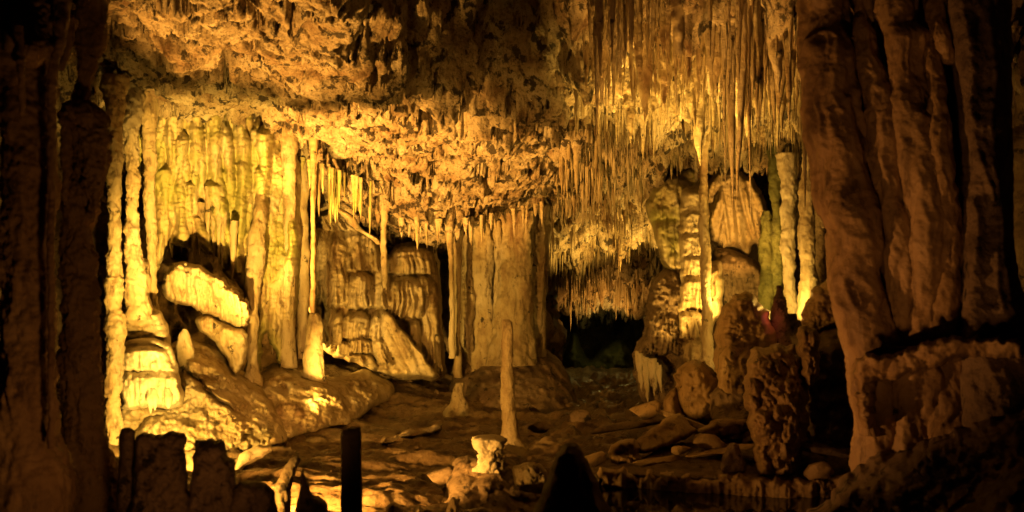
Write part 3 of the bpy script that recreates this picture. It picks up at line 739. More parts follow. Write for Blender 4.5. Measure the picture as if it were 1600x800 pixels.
STONES = [stone(k) for k in range(8)]
VV, FF, off = [], [], 0
for k in range(520):
    y = 9.3 + 13 * random.random() ** 1.5; u = random.uniform(640, 1380) if random.random() < .93 else random.uniform(600, 700); x = (u - 800) / F * y
    if float(perlin(np.array([x * .8, y * .8, 4.4]))) < random.uniform(-.35, .35): continue
    r = .015 + .10 * random.random() ** 3.5
    V, f = STONES[k % 8]; a = random.uniform(0, 6.28); c, sn = math.cos(a), math.sin(a)
    W = np.stack([(V[:, 0] * c - V[:, 1] * sn) * r + x, (V[:, 0] * sn + V[:, 1] * c) * r + y, V[:, 2] * r * random.uniform(.7, 1.3) + floor_at(x, y) + .12 * r], -1)
    VV.append(W); FF.append(f + off); off += len(V)
tag(mesh_obj('rubble', np.vstack(VV), np.vstack(FF), M_DARK), 'loose stones and grit strewn over the muddy cave floor', 'rubble', kind='stuff')
for u, v, Y, r, m, lab in [(690, 742, 11.6, .16, M_DARK, 'dark round stone left of the coral pedestal'), (905, 655, 16.6, .22, M_DARK, 'dark stone on the floor below the dark base mound'), (1010, 640, 15.6, .24, M_RED, 'brown stone at the foot of the tower fringe'),
                           (1105, 690, 12.3, .20, M_RED, 'brown stone between fallen block and hanging coral mass'), (1066, 702, 12.0, .11, M_RED, 'little brown stone touching the upper end of the fallen block'), (1140, 664, 12.9, .22, M_RED, 'blocky stone resting on the flat reddish slab'),
                           (930, 716, 12.2, .14, M_RED, 'brown stone left of the knobbly coral clump'), (840, 668, 15.9, .18, M_DARK, 'dark stone on the floor right of the lone stalagmite'), (1280, 735, 10.9, .16, M_RED, 'brown stone at the right end of the rock ledge')]:
    V, f = STONES[len(lab) % 8]; p = P(u, v, Y)
    V = V * r; V = V + .006 * fbm(V * 40, 3)[:, None]
    tag(mesh_obj('rock', V + p, f, m), lab, 'rock')
for k, (u, v, Y, sx, sy, sz, ti, rz, m, lab) in enumerate([
    (1086, 668, 13.4, .62, .36, .10, -.42, .3, M_RED, 'tilted flat slab leaning against the smooth brown boulder'),
    (1120, 706, 12.1, .50, .34, .07, .20, -.4, M_RED, 'thin broken slab lying on the ledge left of the hanging coral mass'),
    (1180, 640, 13.3, .55, .30, .16, .5, .2, M_DARK, 'dark tilted slab behind the hanging coral mass'),
    (1020, 722, 11.9, .46, .22, .06, .10, .5, M_RED, 'thin slab under the tilted log-shaped block'),
    (1290, 702, 11.6, .50, .36, .13, -.3, .1, M_DARK, 'dark tilted slab between hanging coral mass and leaning columns'),
    (985, 664, 15.4, .60, .30, .10, .15, .3, M_DARK, 'dark flat slab on the floor left of the smooth brown boulder')]):
    V, f = STONES[(k * 3 + 1) % 8]; V = V * np.array([sx, sy, sz]) + .012 * fbm(V * 9 + k, 3)[:, None]
    c, sn = math.cos(ti), math.sin(ti); V = np.stack([V[:, 0] * c - V[:, 2] * sn, V[:, 1], V[:, 0] * sn + V[:, 2] * c], -1)
    c, sn = math.cos(rz), math.sin(rz); V = np.stack([V[:, 0] * c - V[:, 1] * sn, V[:, 0] * sn + V[:, 1] * c, V[:, 2]], -1)
    tag(mesh_obj('flat_rock', V + P(u, v, Y), f, m), lab, 'rock')
o = relief('boulder', [(1108, 640), (1122, 600), (1176, 572), (1262, 560), (1268, 690), (1180, 700), (1120, 672)], [(1110, 640, 13.6), (1260, 570, 13.4), (1260, 690, 12.6), (1120, 670, 13.0)], M_DARK, d_strata(.08, 2.5, 7, .12, 13), step=2.2, edge=16, rad=.4, back=.6, rough=5, grain=2.0, keep=.6)
tag(o, 'dark boulder wedged between pointed boulder and hanging coral mass', 'boulder')


def make_post():
    import bmesh
    b = P(549, 830, 6.0); w = .07; h0 = -.1; h1 = 2.2 + (470 - 669) / 1500 * 6
    n = 40
    V = []
    for k in range(n):
        z = h0 + (h1 - h0) * k / (n - 1)
        for a in range(24):
            th = 2 * math.pi * (a + .5) / 24
            c, s = math.cos(th), math.sin(th)
            r = w * .88 / (abs(c) ** 7 + abs(s) ** 7) ** (1 / 7)
            c, s = math.cos(th + .25), math.sin(th + .25)
            top = 1 - .12 * (k == n - 1)
            V.append((b[0] + r * c * top, 6.0 + r * s * top, z + (.012 * c if k >= n - 2 else 0)))
    V = np.array(V); V[:, :2] += .010 * np.stack([fbm(S(V, 9, 9, 2.5), 3), fbm(S(V, 9, 9, 2.5) + 9, 3)], -1); V[:, 2] += (V[:, 2] > h1 - .08) * .02 * fbm(S(V, 14), 3)
    k = len(V); V = np.vstack([V, [(b[0], 6.0, h1 + .002)]])
    a = np.arange(24)
    o = mesh_obj('post', V, [grid_faces(n, 24, True), np.stack([a + (n - 1) * 24, (a + 1) % 24 + (n - 1) * 24, np.full(24, k)], -1)], M_WOOD)
    tag(o, 'square dark post standing upright at the bottom edge', 'post')


make_post()

# ================================================================== RIGHT SIDE
# far passage
o = relief('boulder', [(874, 640), (886, 540), (900, 520), (920, 560), (940, 545), (968, 530), (992, 560), (1000, 640)], 28.5, M_GREEN, d_lumps(.4, .8, .3, 3), edge=20, rad=1.0, back=.8)
tag(o, 'green boulders lying in the dark passage', 'boulder')
o = relief('low_wall', [(905, 606), (940, 600), (1010, 604), (1012, 632), (905, 628)], 24.5, M_DARK, d_coral(.08, 2.5, .05), edge=8, rad=.2, back=.5)
tag(o, 'low rubble wall across the passage entrance', 'wall')

# right-centre flowstone tower
t = empty('flowstone_tower', P(1075, 640, 18.2), 'tall stacked flowstone tower glowing beside the fluted thin column', 'flowstone')
relief('upper_drapery', [(1008, 320), (1030, 282), (1060, 266), (1098, 268), (1108, 330), (1104, 420), (1060, 428), (1034, 412), (1024, 370)], [(1010, 320, 19.4), (1100, 290, 19.2), (1060, 420, 18.8)], M_ALGAE,
       hoods([(1050, 275, 40, 345, .4, -6), (1075, 290, 26, 360, .36, 0), (1042, 335, 30, 425, .4, 6), (1075, 350, 30, 424, .4, 0)], .14), edge=12, rad=.5, parent=t, seed=21, step=2)
relief('stack', [(1066, 300), (1090, 288), (1108, 300), (1106, 400), (1128, 412), (1130, 480), (1116, 510), (1104, 565), (1066, 565), (1056, 500), (1062, 430), (1062, 360)], 18.0, M_FLOW,
       hoods([(1085, 296, 22, 330, .3, 0), (1085, 326, 22, 366, .34, 0), (1085, 362, 24, 402, .34, 0), (1086, 398, 26, 432, .36, 0), (1084, 428, 26, 486, .46, 0), (1080, 484, 26, 532, .42, 0), (1082, 528, 24, 570, .4, 0), (1118, 412, 14, 470, .36, 2), (1116, 462, 14, 508, .34, -2)], .10), edge=10, rad=.5, parent=t, seed=22, step=1.8)
relief('lower_body', [(1012, 470), (1024, 430), (1050, 414), (1072, 430), (1076, 560), (1060, 640), (1040, 632), (1010, 634), (994, 600), (990, 560), (1004, 520)], [(1000, 560, 18.2), (1060, 430, 18.6), (1040, 630, 17.6)], M_DARK,
       lambda p, u, v: hoods([(1040, 420, 30, 500, .35, -6), (1035, 480, 40, 556, .42, -8)], .12)(p, u, v) + d_strata(.05, 3, 6, .08)(p, u, v) - .4 * sstep(555, 575, v) * sstep(1008, 1022, u), edge=14, rad=.6, parent=t, seed=23, step=1.8, grain=2.2, keep=.6, rough=4)
for k, (u, v0, v1, r) in enumerate([(995, 548, 598, 3), (999, 552, 612, 5), (1004, 556, 590, 3.5), (1008, 558, 628, 5.5), (1014, 560, 604, 4), (1019, 560, 618, 6), (1025, 566, 600, 3.5), (1029, 570, 614, 4.5)]):
    tube('fringe', [(u, v0, 17.7, r), (u + 1, v0 + .35 * (v1 - v0), 17.65, r), (u + 3, v0 + .7 * (v1 - v0), 17.65, r * .6), (u + 4, v1, 17.7, .6)], M_FLOW, t_knob(.5, 8, .5, k), t, px=1.8)
o = tube('column', [(1098, 150, 17.4, 18), (1098, 215, 17.2, 11), (1098, 270, 17.2, 6.5), (1100, 340, 17.2, 7), (1102, 420, 17.2, 8), (1104, 480, 17.2, 8), (1106, 565, 17.2, 10), (1108, 600, 17.2, 12)], M_FLOW, t_knob(.35, 9, .7, 51), px=2)
tag(o, 'thin fluted column standing before the glowing flowstone tower', 'column', 'columns joining floor and ceiling')

o = relief('shell_flowstone', [(1104, 300), (1116, 268), (1146, 264), (1176, 282), (1194, 308), (1200, 350), (1196, 394), (1180, 382), (1166, 398), (1150, 384), (1130, 392), (1110, 372), (1104, 340)], 19.6, M_FLOW,
           lambda p, u, v: .38 * np.clip(1 - ((u - 1150) / 60) ** 2 - ((v - 320) / 75) ** 2, 0, 1) + .16 * (np.abs(perlin(np.stack([(u - 1150 - (v - 262) * .25 * np.sign(u - 1130)) / (9 + .05 * (v - 262)), v / 130, 0 * u], -1))) * 1.8 - .4) * sstep(262, 320, v) * 1.5 + .03 * fbm(S(p, 6), 3), step=1.8, edge=10, rad=.4, rough=4)
tag(o, 'rounded shell-shaped flowstone with fanning folds right of the thin fluted column', 'flowstone')
o = relief('flowstone_mound', [(1112, 400), (1134, 388), (1166, 398), (1192, 420), (1208, 450), (1212, 500), (1110, 500)], 19.2, M_DARK,
           lambda p, u, v: hoods([(1160, 390, 46, 500, .5, 16), (1135, 400, 26, 450, .5, 0), (1185, 430, 26, 500, .45, 8)], .16)(p, u, v) + d_strata(.08, 3, 8, .06)(p, u, v), step=2, edge=12, rad=.5)
tag(o, 'dark wavy flowstone mound below the shell-shaped flowstone', 'flowstone')

RC = [
    ([(1228, 240, 17, 16), (1232, 300, 17, 12), (1232, 340, 17, 11), (1231, 400, 17, 9), (1232, 440, 17, 8), (1236, 490, 17, 10)], M_PALE, 'bright column forking near its top, left of the bulging bright column'),
    ([(1262, 200, 16.5, 8), (1262, 270, 16.5, 8), (1261, 290, 16.5, 12), (1260, 320, 16.5, 11), (1262, 380, 16.5, 11), (1263, 420, 16.5, 11), (1264, 450, 16.5, 15), (1264, 500, 16.5, 18)], M_PALE, 'bright column with a bulging head near the leaning brown column'),
    ([(1306, 240, 15.5, 8), (1308, 300, 15.5, 7), (1310, 360, 15.5, 6), (1311, 400, 15.5, 5), (1310, 424, 15.5, 2)], M_PALE, 'bright tapering rod closest to the leaning brown column'),
    ([(1290, 130, 15, 10), (1288, 250, 15, 9), (1288, 320, 15, 7), (1287, 356, 15, 2)], M_TITE, 'brown hanging rod right of the bulging bright column'),
    ([(1280, 250, 17.6, 8), (1282, 400, 17.6, 8), (1284, 500, 17.6, 10)], M_DARK, 'shaded column behind the bulging bright column'),
    ([(1210, 220, 18, 12), (1212, 300, 18, 9), (1214, 360, 18, 8), (1216, 440, 18, 9), (1218, 500, 18, 12)], M_GREEN, 'green algae-covered column left of the bright forking column'),
    ([(1196, 330, 18.6, 6), (1198, 380, 18.6, 10), (1200, 430, 18.6, 14), (1200, 500, 18.6, 16)], M_GREEN, 'stout green algae-covered stalagmite at the edge of the shell-shaped flowstone'),
]
for k, (pth, m, lab) in enumerate(RC):
    o = tube('column', pth, m, t_knob(.8, 5, .8, 60 + k))
    tag(o, lab, 'column', 'columns joining floor and ceiling')

o = relief('boulder', [(1116, 520), (1124, 488), (1150, 456), (1172, 458), (1192, 480), (1214, 520), (1222, 580), (1200, 640), (1170, 625), (1130, 616), (1116, 580)], [(1120, 560, 14.2), (1160, 470, 14.4), (1215, 560, 14.6), (1160, 610, 13.6)], M_RED,
           lambda p, u, v: d_strata(.05, 2.5, 9, .06)(p, u, v) + hoods([(1140, 540, 22, 600, .28, 0), (1170, 545, 24, 615, .3, 0), (1150, 576, 30, 618, .36, 0), (1195, 560, 20, 630, .3, 0)], .14)(p, u, v), step=2, edge=26, rad=.7, back=.9, grain=2.0, keep=.6, rough=5)
tag(o, 'pointed dark boulder with a dripping lower edge in front of the glowing tower', 'boulder')
o = relief('boulder', [(1052, 612), (1058, 578), (1076, 562), (1102, 566), (1126, 594), (1152, 610), (1170, 634), (1122, 656), (1086, 664), (1062, 646)], 14.6, M_RED, d_lumps(.06, 1.4, .03, 4), step=2.5, edge=30, rad=.7, smooth=False, back=.8, grain=2.0, keep=.6, rough=5)
tag(o, 'smooth brown boulder below the glowing flowstone tower', 'boulder')
o = relief('rock', [(1036, 640), (1040, 618), (1056, 606), (1066, 640), (1068, 662), (1046, 658)], 14.8, M_RED, d_lumps(.06, 2, .04, 5), step=2.5, edge=12, rad=.3, back=.5)
tag(o, 'small brown rock leaning on the smooth boulder', 'rock')
o = relief('flat_rock', [(1088, 672), (1120, 658), (1166, 655), (1172, 676), (1130, 684), (1096, 682)], 12.8, M_RED, d_lumps(.05, 2, .04, 6), step=2.5, edge=8, rad=.25, back=.6, rough=3)
tag(o, 'flat reddish slab lying behind the fallen block', 'rock')
o = relief('fallen_block', [(992, 690), (1000, 682), (1050, 648), (1062, 646), (1090, 672), (1076, 684), (1022, 706), (1002, 708)], [(1000, 695, 12.2), (1060, 650, 12.8), (1085, 675, 12.5)], M_RED, d_coral(.03, 7, .05), step=2, edge=8, rad=.25, back=.5, smooth=False, rough=2)
tag(o, 'tilted log-shaped fallen block on the ledge', 'rock')
o = relief('coral_clump', [(950, 716), (956, 694), (974, 686), (996, 690), (1002, 712), (990, 726), (960, 726)], 12.0, M_RED, d_coral(.07, 8, .05), step=1.8, edge=10, rad=.25, back=.35, rough=4)
tag(o, 'knobbly coral clump touching the lower end of the fallen block', 'cave coral')

t = empty('rock_ledge', P(1140, 800, 11.2), 'broad rock ledge with dripping rim carrying the fallen block', 'rock')
relief('top', [(940, 728), (1000, 716), (1032, 700), (1080, 690), (1170, 690), (1240, 700), (1300, 720), (1320, 745), (1200, 752), (1060, 748), (960, 742)], [(950, 735, 11.6), (1050, 695, 12.6), (1240, 700, 12.6), (1240, 750, 11.2), (1060, 745, 11.2)], M_DARK, d_strata(.05, 3, 10, .07), step=2.5, edge=10, rad=.2, back=.5, parent=t)
relief('dripping_rim', [(938, 730), (1000, 736), (1060, 740), (1160, 744), (1260, 748), (1340, 750), (1360, 800), (1200, 796), (1100, 790), (1060, 784), (1020, 778), (976, 772), (942, 760)], [(945, 735, 11.3), (1340, 755, 10.9), (1150, 745, 11.0), (1100, 790, 11.2), (1350, 800, 10.9), (1000, 770, 11.4)], M_RED,
       lambda p, u, v: d_coral(.10, 4.5, .08)(p, u, v) + d_flutes(.08, 6, .3)(p, u, v), step=2, edge=10, rad=.3, back=.6, rough=7, parent=t)

o = relief('coral_column', [(1164, 600), (1168, 560), (1190, 542), (1238, 540), (1252, 570), (1262, 640), (1256, 700), (1240, 742), (1190, 738), (1176, 690), (1166, 640)], [(1170, 560, 11.8), (1250, 560, 12.0), (1210, 740, 11.2), (1210, 640, 11.3)], M_RED, d_coral(.12, 9, .10), step=1.6, edge=16, rad=.5, back=.6, rough=5)
tag(o, 'hanging mass of knobbly cave coral above the ledge', 'cave coral')
o = relief('coral_ring', [(1242, 540), (1250, 514), (1272, 512), (1282, 540), (1276, 580), (1268, 604), (1256, 600), (1252, 570)], 11.6, M_RED, d_coral(.09, 9, .06), step=1.6, edge=12, rad=.3, back=.4, rough=5)
tag(o, 'narrow knobbly coral lump right of the hanging coral mass', 'cave coral')
o = relief('rock', [(1126, 740), (1136, 700), (1148, 690), (1158, 706), (1164, 740)], 11.4, M_DARK, d_coral(.06, 7, .05), step=2, edge=10, rad=.2, back=.3, rough=3)
tag(o, 'small upright dark rock standing on the ledge', 'rock')
o = relief('boulder', [(1254, 500), (1262, 470), (1284, 440), (1320, 432), (1340, 450), (1344, 520), (1300, 530), (1262, 520)], 13.2, M_RED, d_strata(.10, 2, 5, .10, 3), step=2, edge=18, rad=.5, back=.8, rough=5, grain=2.0, keep=.6)
tag(o, 'layered boulder at the foot of the bright columns', 'boulder')
o = relief('boulder', [(1240, 600), (1268, 530), (1350, 505), (1390, 560), (1390, 740), (1300, 760), (1240, 720)], 12.6, M_DARK, d_lumps(.15, 1.2, .12, 8), step=3, edge=40, rad=.8, back=1.0, rough=3)
tag(o, 'black rock mass under the layered boulder', 'boulder')
t = empty('stalagmite', P(1218, 535, 15.2), 'small pointed stalagmite glowing red near the bright columns', 'stalagmite')
tube('cone', [(1217, 446, 15.2, 2), (1218, 462, 15.2, 7), (1218, 490, 15.2, 12), (1216, 520, 15.2, 16), (1214, 560, 15.2, 20)], M_DARK, t_knob(.8, 7, .6, 70), t, px=2)

# right foreground columns
t = empty('column_cluster', P(1400, 720, 8.0), 'huge reddish cluster of leaning fused columns on the right', 'column')
RK = lambda s: t_knob(.24, 2.6, .10, s, flute=1.25)
relief('backing', [(1290, -60), (1480, -60), (1500, 100), (1505, 540), (1480, 700), (1400, 700), (1370, 500), (1330, 250), (1300, 120)], [(1290, -60, 8.7), (1500, 0, 8.2), (1400, 700, 8.1), (1340, 300, 8.3)], M_RED, d_flutes(.10, 5, .15, 9, .05), step=3, edge=14, rad=.3, back=.5, parent=t)
for k, pth in enumerate([
    [(1290, -60, 8.4, 30), (1284, 40, 8.3, 32), (1290, 90, 8.2, 40), (1306, 170, 8.1, 40), (1322, 270, 8.0, 38), (1338, 380, 7.9, 38), (1350, 500, 7.8, 38), (1366, 600, 7.8, 34), (1372, 680, 7.8, 32), (1374, 780, 7.8, 44)],
    [(1270, 120, 8.5, 16), (1276, 200, 8.5, 14), (1294, 270, 8.4, 11), (1316, 300, 8.3, 10)],
    [(1350, -60, 8.1, 12), (1346, 20, 8.1, 12), (1356, 100, 8.0, 18), (1374, 170, 7.9, 22), (1392, 280, 7.8, 22), (1404, 380, 7.7, 22), (1414, 480, 7.7, 22), (1420, 560, 7.7, 22), (1424, 600, 7.8, 30)],
    [(1340, 60, 8.1, 12), (1356, 150, 8.05, 16), (1372, 240, 8.0, 16), (1386, 290, 7.9, 14)],
    [(1408, -60, 8.0, 26), (1404, 20, 7.9, 26), (1418, 60, 7.8, 26), (1420, 120, 7.8, 22), (1434, 200, 7.7, 28), (1446, 280, 7.6, 30), (1456, 400, 7.6, 34), (1458, 480, 7.6, 32), (1452, 560, 7.6, 34)],
    [(1476, -40, 7.9, 24), (1462, 20, 7.8, 14), (1474, 60, 7.7, 12), (1482, 100, 7.7, 9)],
    [(1452, 60, 7.8, 10), (1458, 110, 7.7, 10), (1464, 180, 7.6, 14), (1474, 270, 7.5, 16), (1480, 380, 7.5, 18), (1476, 480, 7.5, 18), (1470, 540, 7.5, 22)],
    [(1412, 540, 7.7, 36), (1436, 580, 7.6, 36), (1440, 640, 7.6, 34), (1440, 700, 7.6, 40), (1440, 800, 7.6, 54)],
    [(1470, 530, 7.5, 26), (1480, 580, 7.5, 24), (1486, 640, 7.5, 34), (1490, 740, 7.5, 60)],
    [(1356, 560, 7.7, 16), (1350, 600, 7.7, 18), (1346, 630, 7.7, 14), (1358, 680, 7.7, 12)]]):
    tube('shaft', [(a_, b_, c_, d_ * 1.14) for a_, b_, c_, d_ in pth], M_RED, RK(80 + k), t, px=3)
relief('crust', [(1335, 590), (1345, 560), (1400, 552), (1440, 535), (1500, 525), (1590, 535), (1590, 560), (1510, 556), (1470, 570), (1430, 580), (1400, 590), (1360, 600), (1345, 625)], [(1345, 580, 7.4), (1450, 550, 7.1), (1590, 545, 6.8)], M_RED, d_coral(.07, 7, .06), step=2.5, edge=9, rad=.2, back=.4, rough=5, parent=t)
o = relief('coral_clump', [(1336, 600), (1346, 566), (1366, 572), (1366, 650), (1352, 668), (1338, 640)], 7.5, M_RED, d_coral(.06, 11, .05), step=2, edge=10, rad=.2, back=.3, rough=5)
tag(o, 'coral crust clinging to the left edge of the leaning column', 'cave coral')
o = relief('column', [(1478, -60), (1570, -60), (1582, 200), (1590, 420), (1640, 560), (1640, 760), (1500, 760), (1490, 560), (1498, 300), (1486, 100)], [(1480, 0, 7.4), (1600, 0, 7.6), (1600, 700, 6.8), (1490, 700, 7.2)], M_DARK, d_flutes(.16, 2.5, .12, 3, .06), step=3.5, edge=36, rad=.6, back=.8)
tag(o, 'broad black column at the right edge behind the crust shelf', 'column', 'columns joining floor and ceiling')
o = relief('boulder', [(1230, 860), (1300, 770), (1344, 720), (1400, 690), (1460, 680), (1540, 650), (1680, 640), (1680, 860)], [(1240, 850, 7.4), (1400, 700, 7.3), (1650, 650, 6.4), (1600, 850, 5.6), (1400, 850, 6.6)], M_DARK, lambda p, u, v: d_strata(.10, 1.6, 5, .18, 22)(p, u, v) + d_coral(.02, 4, .05)(p, u, v), step=2.5, edge=24, rad=.5, back=.9, rough=9, grain=1.2)
tag(o, 'dark sloping rock filling the bottom right corner', 'boulder')


# ================================================================== STALACTITES
def proto(seed, taper=1.0, n=30, ns=14):
    """Unit stalactite: hangs from z=0 to z=-1 with radius 1 at its root."""
    t = np.linspace(0, 1, n); r = (1 - t ** taper) * .78 + .22 * (1 - t) ** .5
    r = np.maximum(r, .02) * (1 + .10 * np.sin(seed + t * 40) * rng.random())
    th = np.linspace(0, 2 * math.pi, ns, endpoint=False)
    bx = .5 * np.cumsum(rng.normal(size=n)) / n; by = .5 * np.cumsum(rng.normal(size=n)) / n
    V = np.zeros((n, ns, 3))
    V[..., 0] = r[:, None] * np.cos(th); V[..., 1] = r[:, None] * np.sin(th); V[..., 2] = -t[:, None]
    q = V * np.array([1.3, 1.3, 7]) + seed * 5.1
    V[..., :2] *= (1 + .30 * fbm(q, 3))[..., None]
    V[..., 0] += bx[:, None]; V[..., 1] += by[:, None]
    return V.reshape(-1, 3), grid_faces(n, ns, True)


SHAPES = [proto(k, tp) for k, tp in enumerate([1.0, 1.6, 2.6, .8, 3.5, 1.3, 2.0, 5.0, 1.1, 2.3])]
SRC = {}


def stalactite(x, y, z, r, L, label, group, m=None):
    k = random.choice([0, 1, 3, 5, 8]) if r > .085 else random.randrange(len(SHAPES)); m = m or M_TITE
    key = (k, m.name)
    if key not in SRC:
        o = mesh_obj('stalactite', *SHAPES[k], m, origin=np.zeros(3)); SRC[key] = o
    else:
        o = SRC[key].copy(); C.objects.link(o)
    o.location = (x, y, z); o.scale = (r, r, L); o.rotation_euler = (random.uniform(-.04, .04), random.uniform(-.04, .04), random.uniform(0, 6.28))
    tag(o, label, 'stalactite', group)


# fringe of the left drapery
for u, v0, v1, r in [(264, 340, 404, 6), (272, 345, 392, 5), (281, 350, 400, 6), (290, 345, 396, 6), (297, 350, 386, 5), (306, 345, 408, 6), (316, 350, 398, 7), (326, 350, 402, 6), (334, 360, 412, 6), (344, 370, 420, 6), (256, 330, 388, 5),
                     (246, 380, 432, 7), (412, 400, 530, 6), (419, 420, 545, 5), (438, 400, 535, 6), (363, 392, 440, 6), (352, 380, 432, 5), (430, 380, 520, 5), (405, 380, 480, 6), (445, 420, 520, 4)]:
    v0 -= random.uniform(20, 60); v1 += random.uniform(-8, 18); p = P(u + random.uniform(-3, 3), v0, random.uniform(15.74, 15.92) if u < 400 else 16.7); q = P(u, v1, p[1])
    stalactite(p[0], p[1], p[2], r / F * p[1], p[2] - q[2], 'pale stalactite in the fringe along the lower edge of the left drapery', 'stalactites fringing the left drapery', M_FLOW)
for k in range(34):
    u = random.uniform(466, 580); y = random.uniform(16.6, 18.2)
    v0 = 262 + (u - 470) * .35 - 8; L = random.uniform(.25, 1.1); p = P(u, v0, y)
    stalactite(p[0], p[1], p[2] + .1, random.uniform(.025, .055), L, 'thin greenish stalactite in the alcove above the face-like flowstone', 'stalactites in the alcove above the face-like flowstone', M_ALGAE)
for k in range(30):
    u = random.uniform(590, 860); y = random.uniform(18.3, 19.4)
    v0 = np.interp(u, [590, 660, 720, 800, 860], [335, 350, 350, 335, 320]); L = random.uniform(.2, .65); p = P(u, v0, y)
    stalactite(p[0], p[1], p[2] + .1, random.uniform(.03, .07), L, 'stubby bright stalactite along the lowest lip of the left ceiling', 'stalactites along the lip of the left ceiling', M_TITE)

# dripstone field over the right half
cand = []
for k in range(10500):
    y = random.uniform(10.5, 27.5)
    u = random.uniform(840, 1330)
    x = (u - 800) / F * y
    lo = np.interp(y, [10.5, 14, 18, 22, 27.5], [925, 900, 870, 858, 855]); hi = np.interp(y, [10.5, 15, 19, 21, 24, 27.5], [1290, 1330, 1300, 1120, 1040, 1010])
    if not lo < u < hi: continue
    dens = np.interp(y, [10.5, 13, 17, 27], [.30, .36, .46, .60])
    if random.random() > dens * (1.25 + 1.6 * float(fbm(np.array([[x * 1.1, y * 1.1, 9.0]]), 2)[0])): continue
    z = ceil_at(x, y)
    nz = float(fbm(np.array([[x * .9, y * .9, 3.0]]), 2)[0])
    L = random.uniform(.10, .50) * (1 + 1.1 * nz) * np.interp(y, [10.5, 13, 15, 18, 20, 27], [1.7, 1.5, .8, .75, .85, .8])
    if random.random() < .10: L *= 2.0
    r = random.uniform(.5, 1.35) * np.interp(L, [.1, .5, 1.5], [.020, .034, .058])
    cand.append((L * r ** .5 / y ** 1.5, x, y, z, r, L))
for k in range(26):
    y = random.uniform(10.8, 14.5); u = random.uniform(940, 1290); x = (u - 800) / F * y
    r = random.uniform(.09, .19); L = r * random.uniform(4, 8)
    cand.append((9, x, y, ceil_at(x, y) - .05, r, L))
cand.sort(reverse=True)
NIND = 300 - 84
for s, x, y, z, r, L in cand[:NIND]:
    if y < 14.5: lab, g = 'thick brown stalactite in the shadowy upper part of the right ceiling field', 'stalactites in the upper right field'
    elif y < 18.5: lab, g = 'long amber stalactite halfway down the right ceiling field', 'stalactites in the middle of the right field'
    else: lab, g = 'fine golden stalactite in the low ceiling near the passage mouth', 'stalactites in the low ceiling by the passage'
    stalactite(x, y, z + .18, r, L + .18, lab, g)
VV, FF, off = [], [], 0
for s, x, y, z, r, L in cand[NIND:]:
    V, f = SHAPES[random.randrange(len(SHAPES))]
    a = random.uniform(0, 6.28); c, sn = math.cos(a), math.sin(a)
    W = np.stack([(V[:, 0] * c - V[:, 1] * sn) * r + x, (V[:, 0] * sn + V[:, 1] * c) * r + y, V[:, 2] * (L + .18) + z + .18], -1)
    VV.append(W); FF.append(f + off); off += len(V)
o = mesh_obj('small_stalactites', np.vstack(VV), np.vstack(FF), M_TITE)
tag(o, 'countless small stalactites crowding the right ceiling', 'stalactites', kind='stuff')
print('stalactite candidates', len(cand))


# ================================================================== LIGHTS
def lamp(name, loc, W, col, aim=None, cone=110, blend=.6, rad=.08):
    l = bpy.data.lights.new(name, 'SPOT' if aim is not None else 'POINT')
    l.energy = W; l.color = col; l.shadow_soft_size = rad
    o = bpy.data.objects.new(name, l); C.objects.link(o); o.location = loc
    if aim is not None:
        l.spot_size = math.radians(cone); l.spot_blend = blend
        from mathutils import Vector
        o.rotation_euler = (Vector(aim) - Vector(loc)).to_track_quat('-Z', 'Y').to_euler()
    return o


AMB = (1.0, .45, .07); YEL = (1.0, .55, .085); ORG = (1.0, .44, .10); RED = (1.0, .39, .09)
lamp('cave_or_fill_lamp', P(256, 716, 11.8), 640, YEL, aim=P(330, 610, 14.2), cone=140, blend=.6, rad=.06)  # behind the stumps
lamp('cave_or_fill_lamp', (-3.3, 9.8, .3), 7600, YEL, aim=(-4.8, 15.8, 3.9), cone=42, blend=.8)          # left drapery
lamp('cave_or_fill_lamp', (-4.5, 12.3, .5), 5000, AMB, aim=(-3.1, 12.2, 5.5), cone=48, blend=.7)            # near ceiling
lamp('cave_or_fill_lamp', (-4.5, 12.4, .4), 9000, AMB, aim=(-1.6, 17.2, 5.1), cone=48, blend=.6)          # far ceiling
lamp('cave_or_fill_lamp', (-5.0, 17.6, 1.2), 1500, YEL, aim=(-2.5, 19.6, 2.2), cone=80, blend=.6)          # face-like flowstone, raking
lamp('cave_or_fill_lamp', (-3.1, 14.6, .5), 1100, YEL, aim=(-2.1, 20, 2.6), cone=52, blend=.7)              # back wall
lamp('cave_or_fill_lamp', (-2.45, 9.7, .2), 1300, AMB, aim=(-1.3, 13.0, .35), cone=104, blend=.7, rad=.05)     # floor
lamp('cave_or_fill_lamp', (-2.9, 7.6, .2), 520, AMB, aim=P(700, 716, 12.0), cone=84, blend=.8, rad=.05)      # coral pedestal
lamp('cave_or_fill_lamp', P(1000, 700, 11.0), 2600, AMB, aim=(2.4, 11.6, 5.8), cone=54, blend=.9)           # unseen fill added to brighten the upper field
lamp('cave_or_fill_lamp', P(1150, 484, 17.0), 200, YEL, aim=P(1110, 390, 18.2), cone=150, blend=.6, rad=.05) # behind the pointed boulder
lamp('cave_or_fill_lamp', P(1178, 462, 16.0), 900, AMB, aim=P(1150, 325, 19.6), cone=40, blend=.8)         # fill added for the shell-shaped flowstone, no fixture
lamp('cave_or_fill_lamp', P(1030, 600, 16.6), 700, YEL, aim=P(1056, 340, 18.9), cone=46, blend=.8)         # unseen fill added for the tower and its upper drapery
lamp('cave_or_fill_lamp', P(1190, 470, 16.0), 1500, YEL, aim=P(1120, 200, 16.2), cone=64, blend=.8)
lamp('cave_or_fill_lamp', P(1010, 620, 13.8), 6800, YEL, aim=(2.5, 14.0, 5.6), cone=52, blend=.9)  # added fill without a fixture, lights the right ceiling field from below
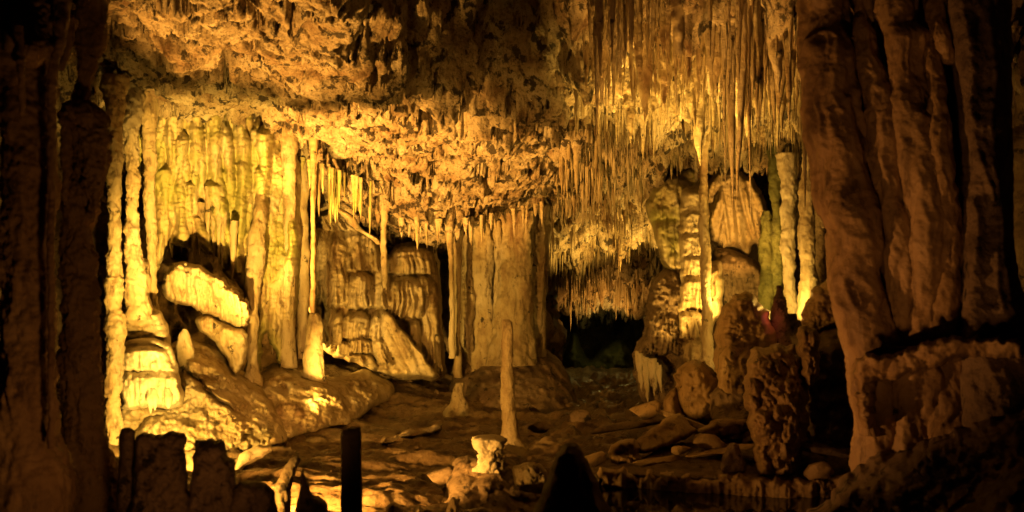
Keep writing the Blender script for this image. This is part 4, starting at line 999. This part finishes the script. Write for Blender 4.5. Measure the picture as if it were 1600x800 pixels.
lamp('cave_or_fill_lamp', P(1000, 520, 22.0), 1100, YEL, aim=P(930, 340, 22.5), cone=96, blend=.8)         # passage mouth
lamp('cave_or_fill_lamp', P(960, 560, 25.5), 350, AMB, aim=P(930, 440, 26.5), cone=96, blend=.8)  # unseen lamp added to light the lowest passage ceiling
lamp('cave_or_fill_lamp', P(940, 505, 27.0), 10, (.9, .75, .18))  # dim fill added to bring the passage boulders out of black
lamp('cave_or_fill_lamp', P(1225, 480, 15.9), 90, YEL, rad=.05)
lamp('cave_or_fill_lamp', P(1212, 492, 14.85), .8, (1, .16, .10), rad=.03)
lamp('cave_or_fill_lamp', (-1.1, 7.6, .3), 380, RED, aim=(3.2, 9.6, 2.9), cone=82, blend=.7, rad=.06)      # visitor path
lamp('cave_or_fill_lamp', (1.2, 4.6, .4), 100, RED, aim=(3.2, 8.0, 3.7), cone=56, blend=.9, rad=.15)  # soft unseen fill added for the right columns
lamp('cave_or_fill_lamp', (-1.6, 4.5, .8), 30, RED, aim=(-2.6, 6.3, 2.4), cone=110, blend=.8, rad=.1)  # weak unseen fill added for the left columns and stumps

w = bpy.data.worlds.new('World'); bpy.context.scene.world = w; w.use_nodes = True
w.node_tree.nodes['Background'].inputs['Color'].default_value = (1, .55, .25, 1)
w.node_tree.nodes['Background'].inputs['Strength'].default_value = 0.0006

# ================================================================== CAMERA
cam = bpy.data.cameras.new('Camera'); co = bpy.data.objects.new('Camera', cam); C.objects.link(co)
co.location = (0, 0, CZ); co.rotation_euler = (math.radians(90), 0, 0)
cam.sensor_width = 36; cam.lens = 36 * F / 1600
cam.shift_y = (HY - 400) / 1600
cam.clip_end = 200; cam.clip_start = .05
cam.dof.use_dof = True; cam.dof.focus_distance = 17; cam.dof.aperture_fstop = 1.8
sc = bpy.context.scene; sc.camera = co
sc.view_settings.view_transform = 'Standard'; sc.view_settings.look = 'None'
sc.view_settings.exposure = -0.15; sc.view_settings.gamma = 1.0
sc.cycles.use_denoising = True
sc.cycles.denoiser = 'OPENIMAGEDENOISE'; sc.cycles.denoising_input_passes = 'RGB_ALBEDO_NORMAL'; sc.cycles.denoising_prefilter = 'ACCURATE'
sc.cycles.max_bounces = 4; sc.cycles.diffuse_bounces = 1; sc.cycles.glossy_bounces = 2
sc.cycles.sample_clamp_indirect = 4.0
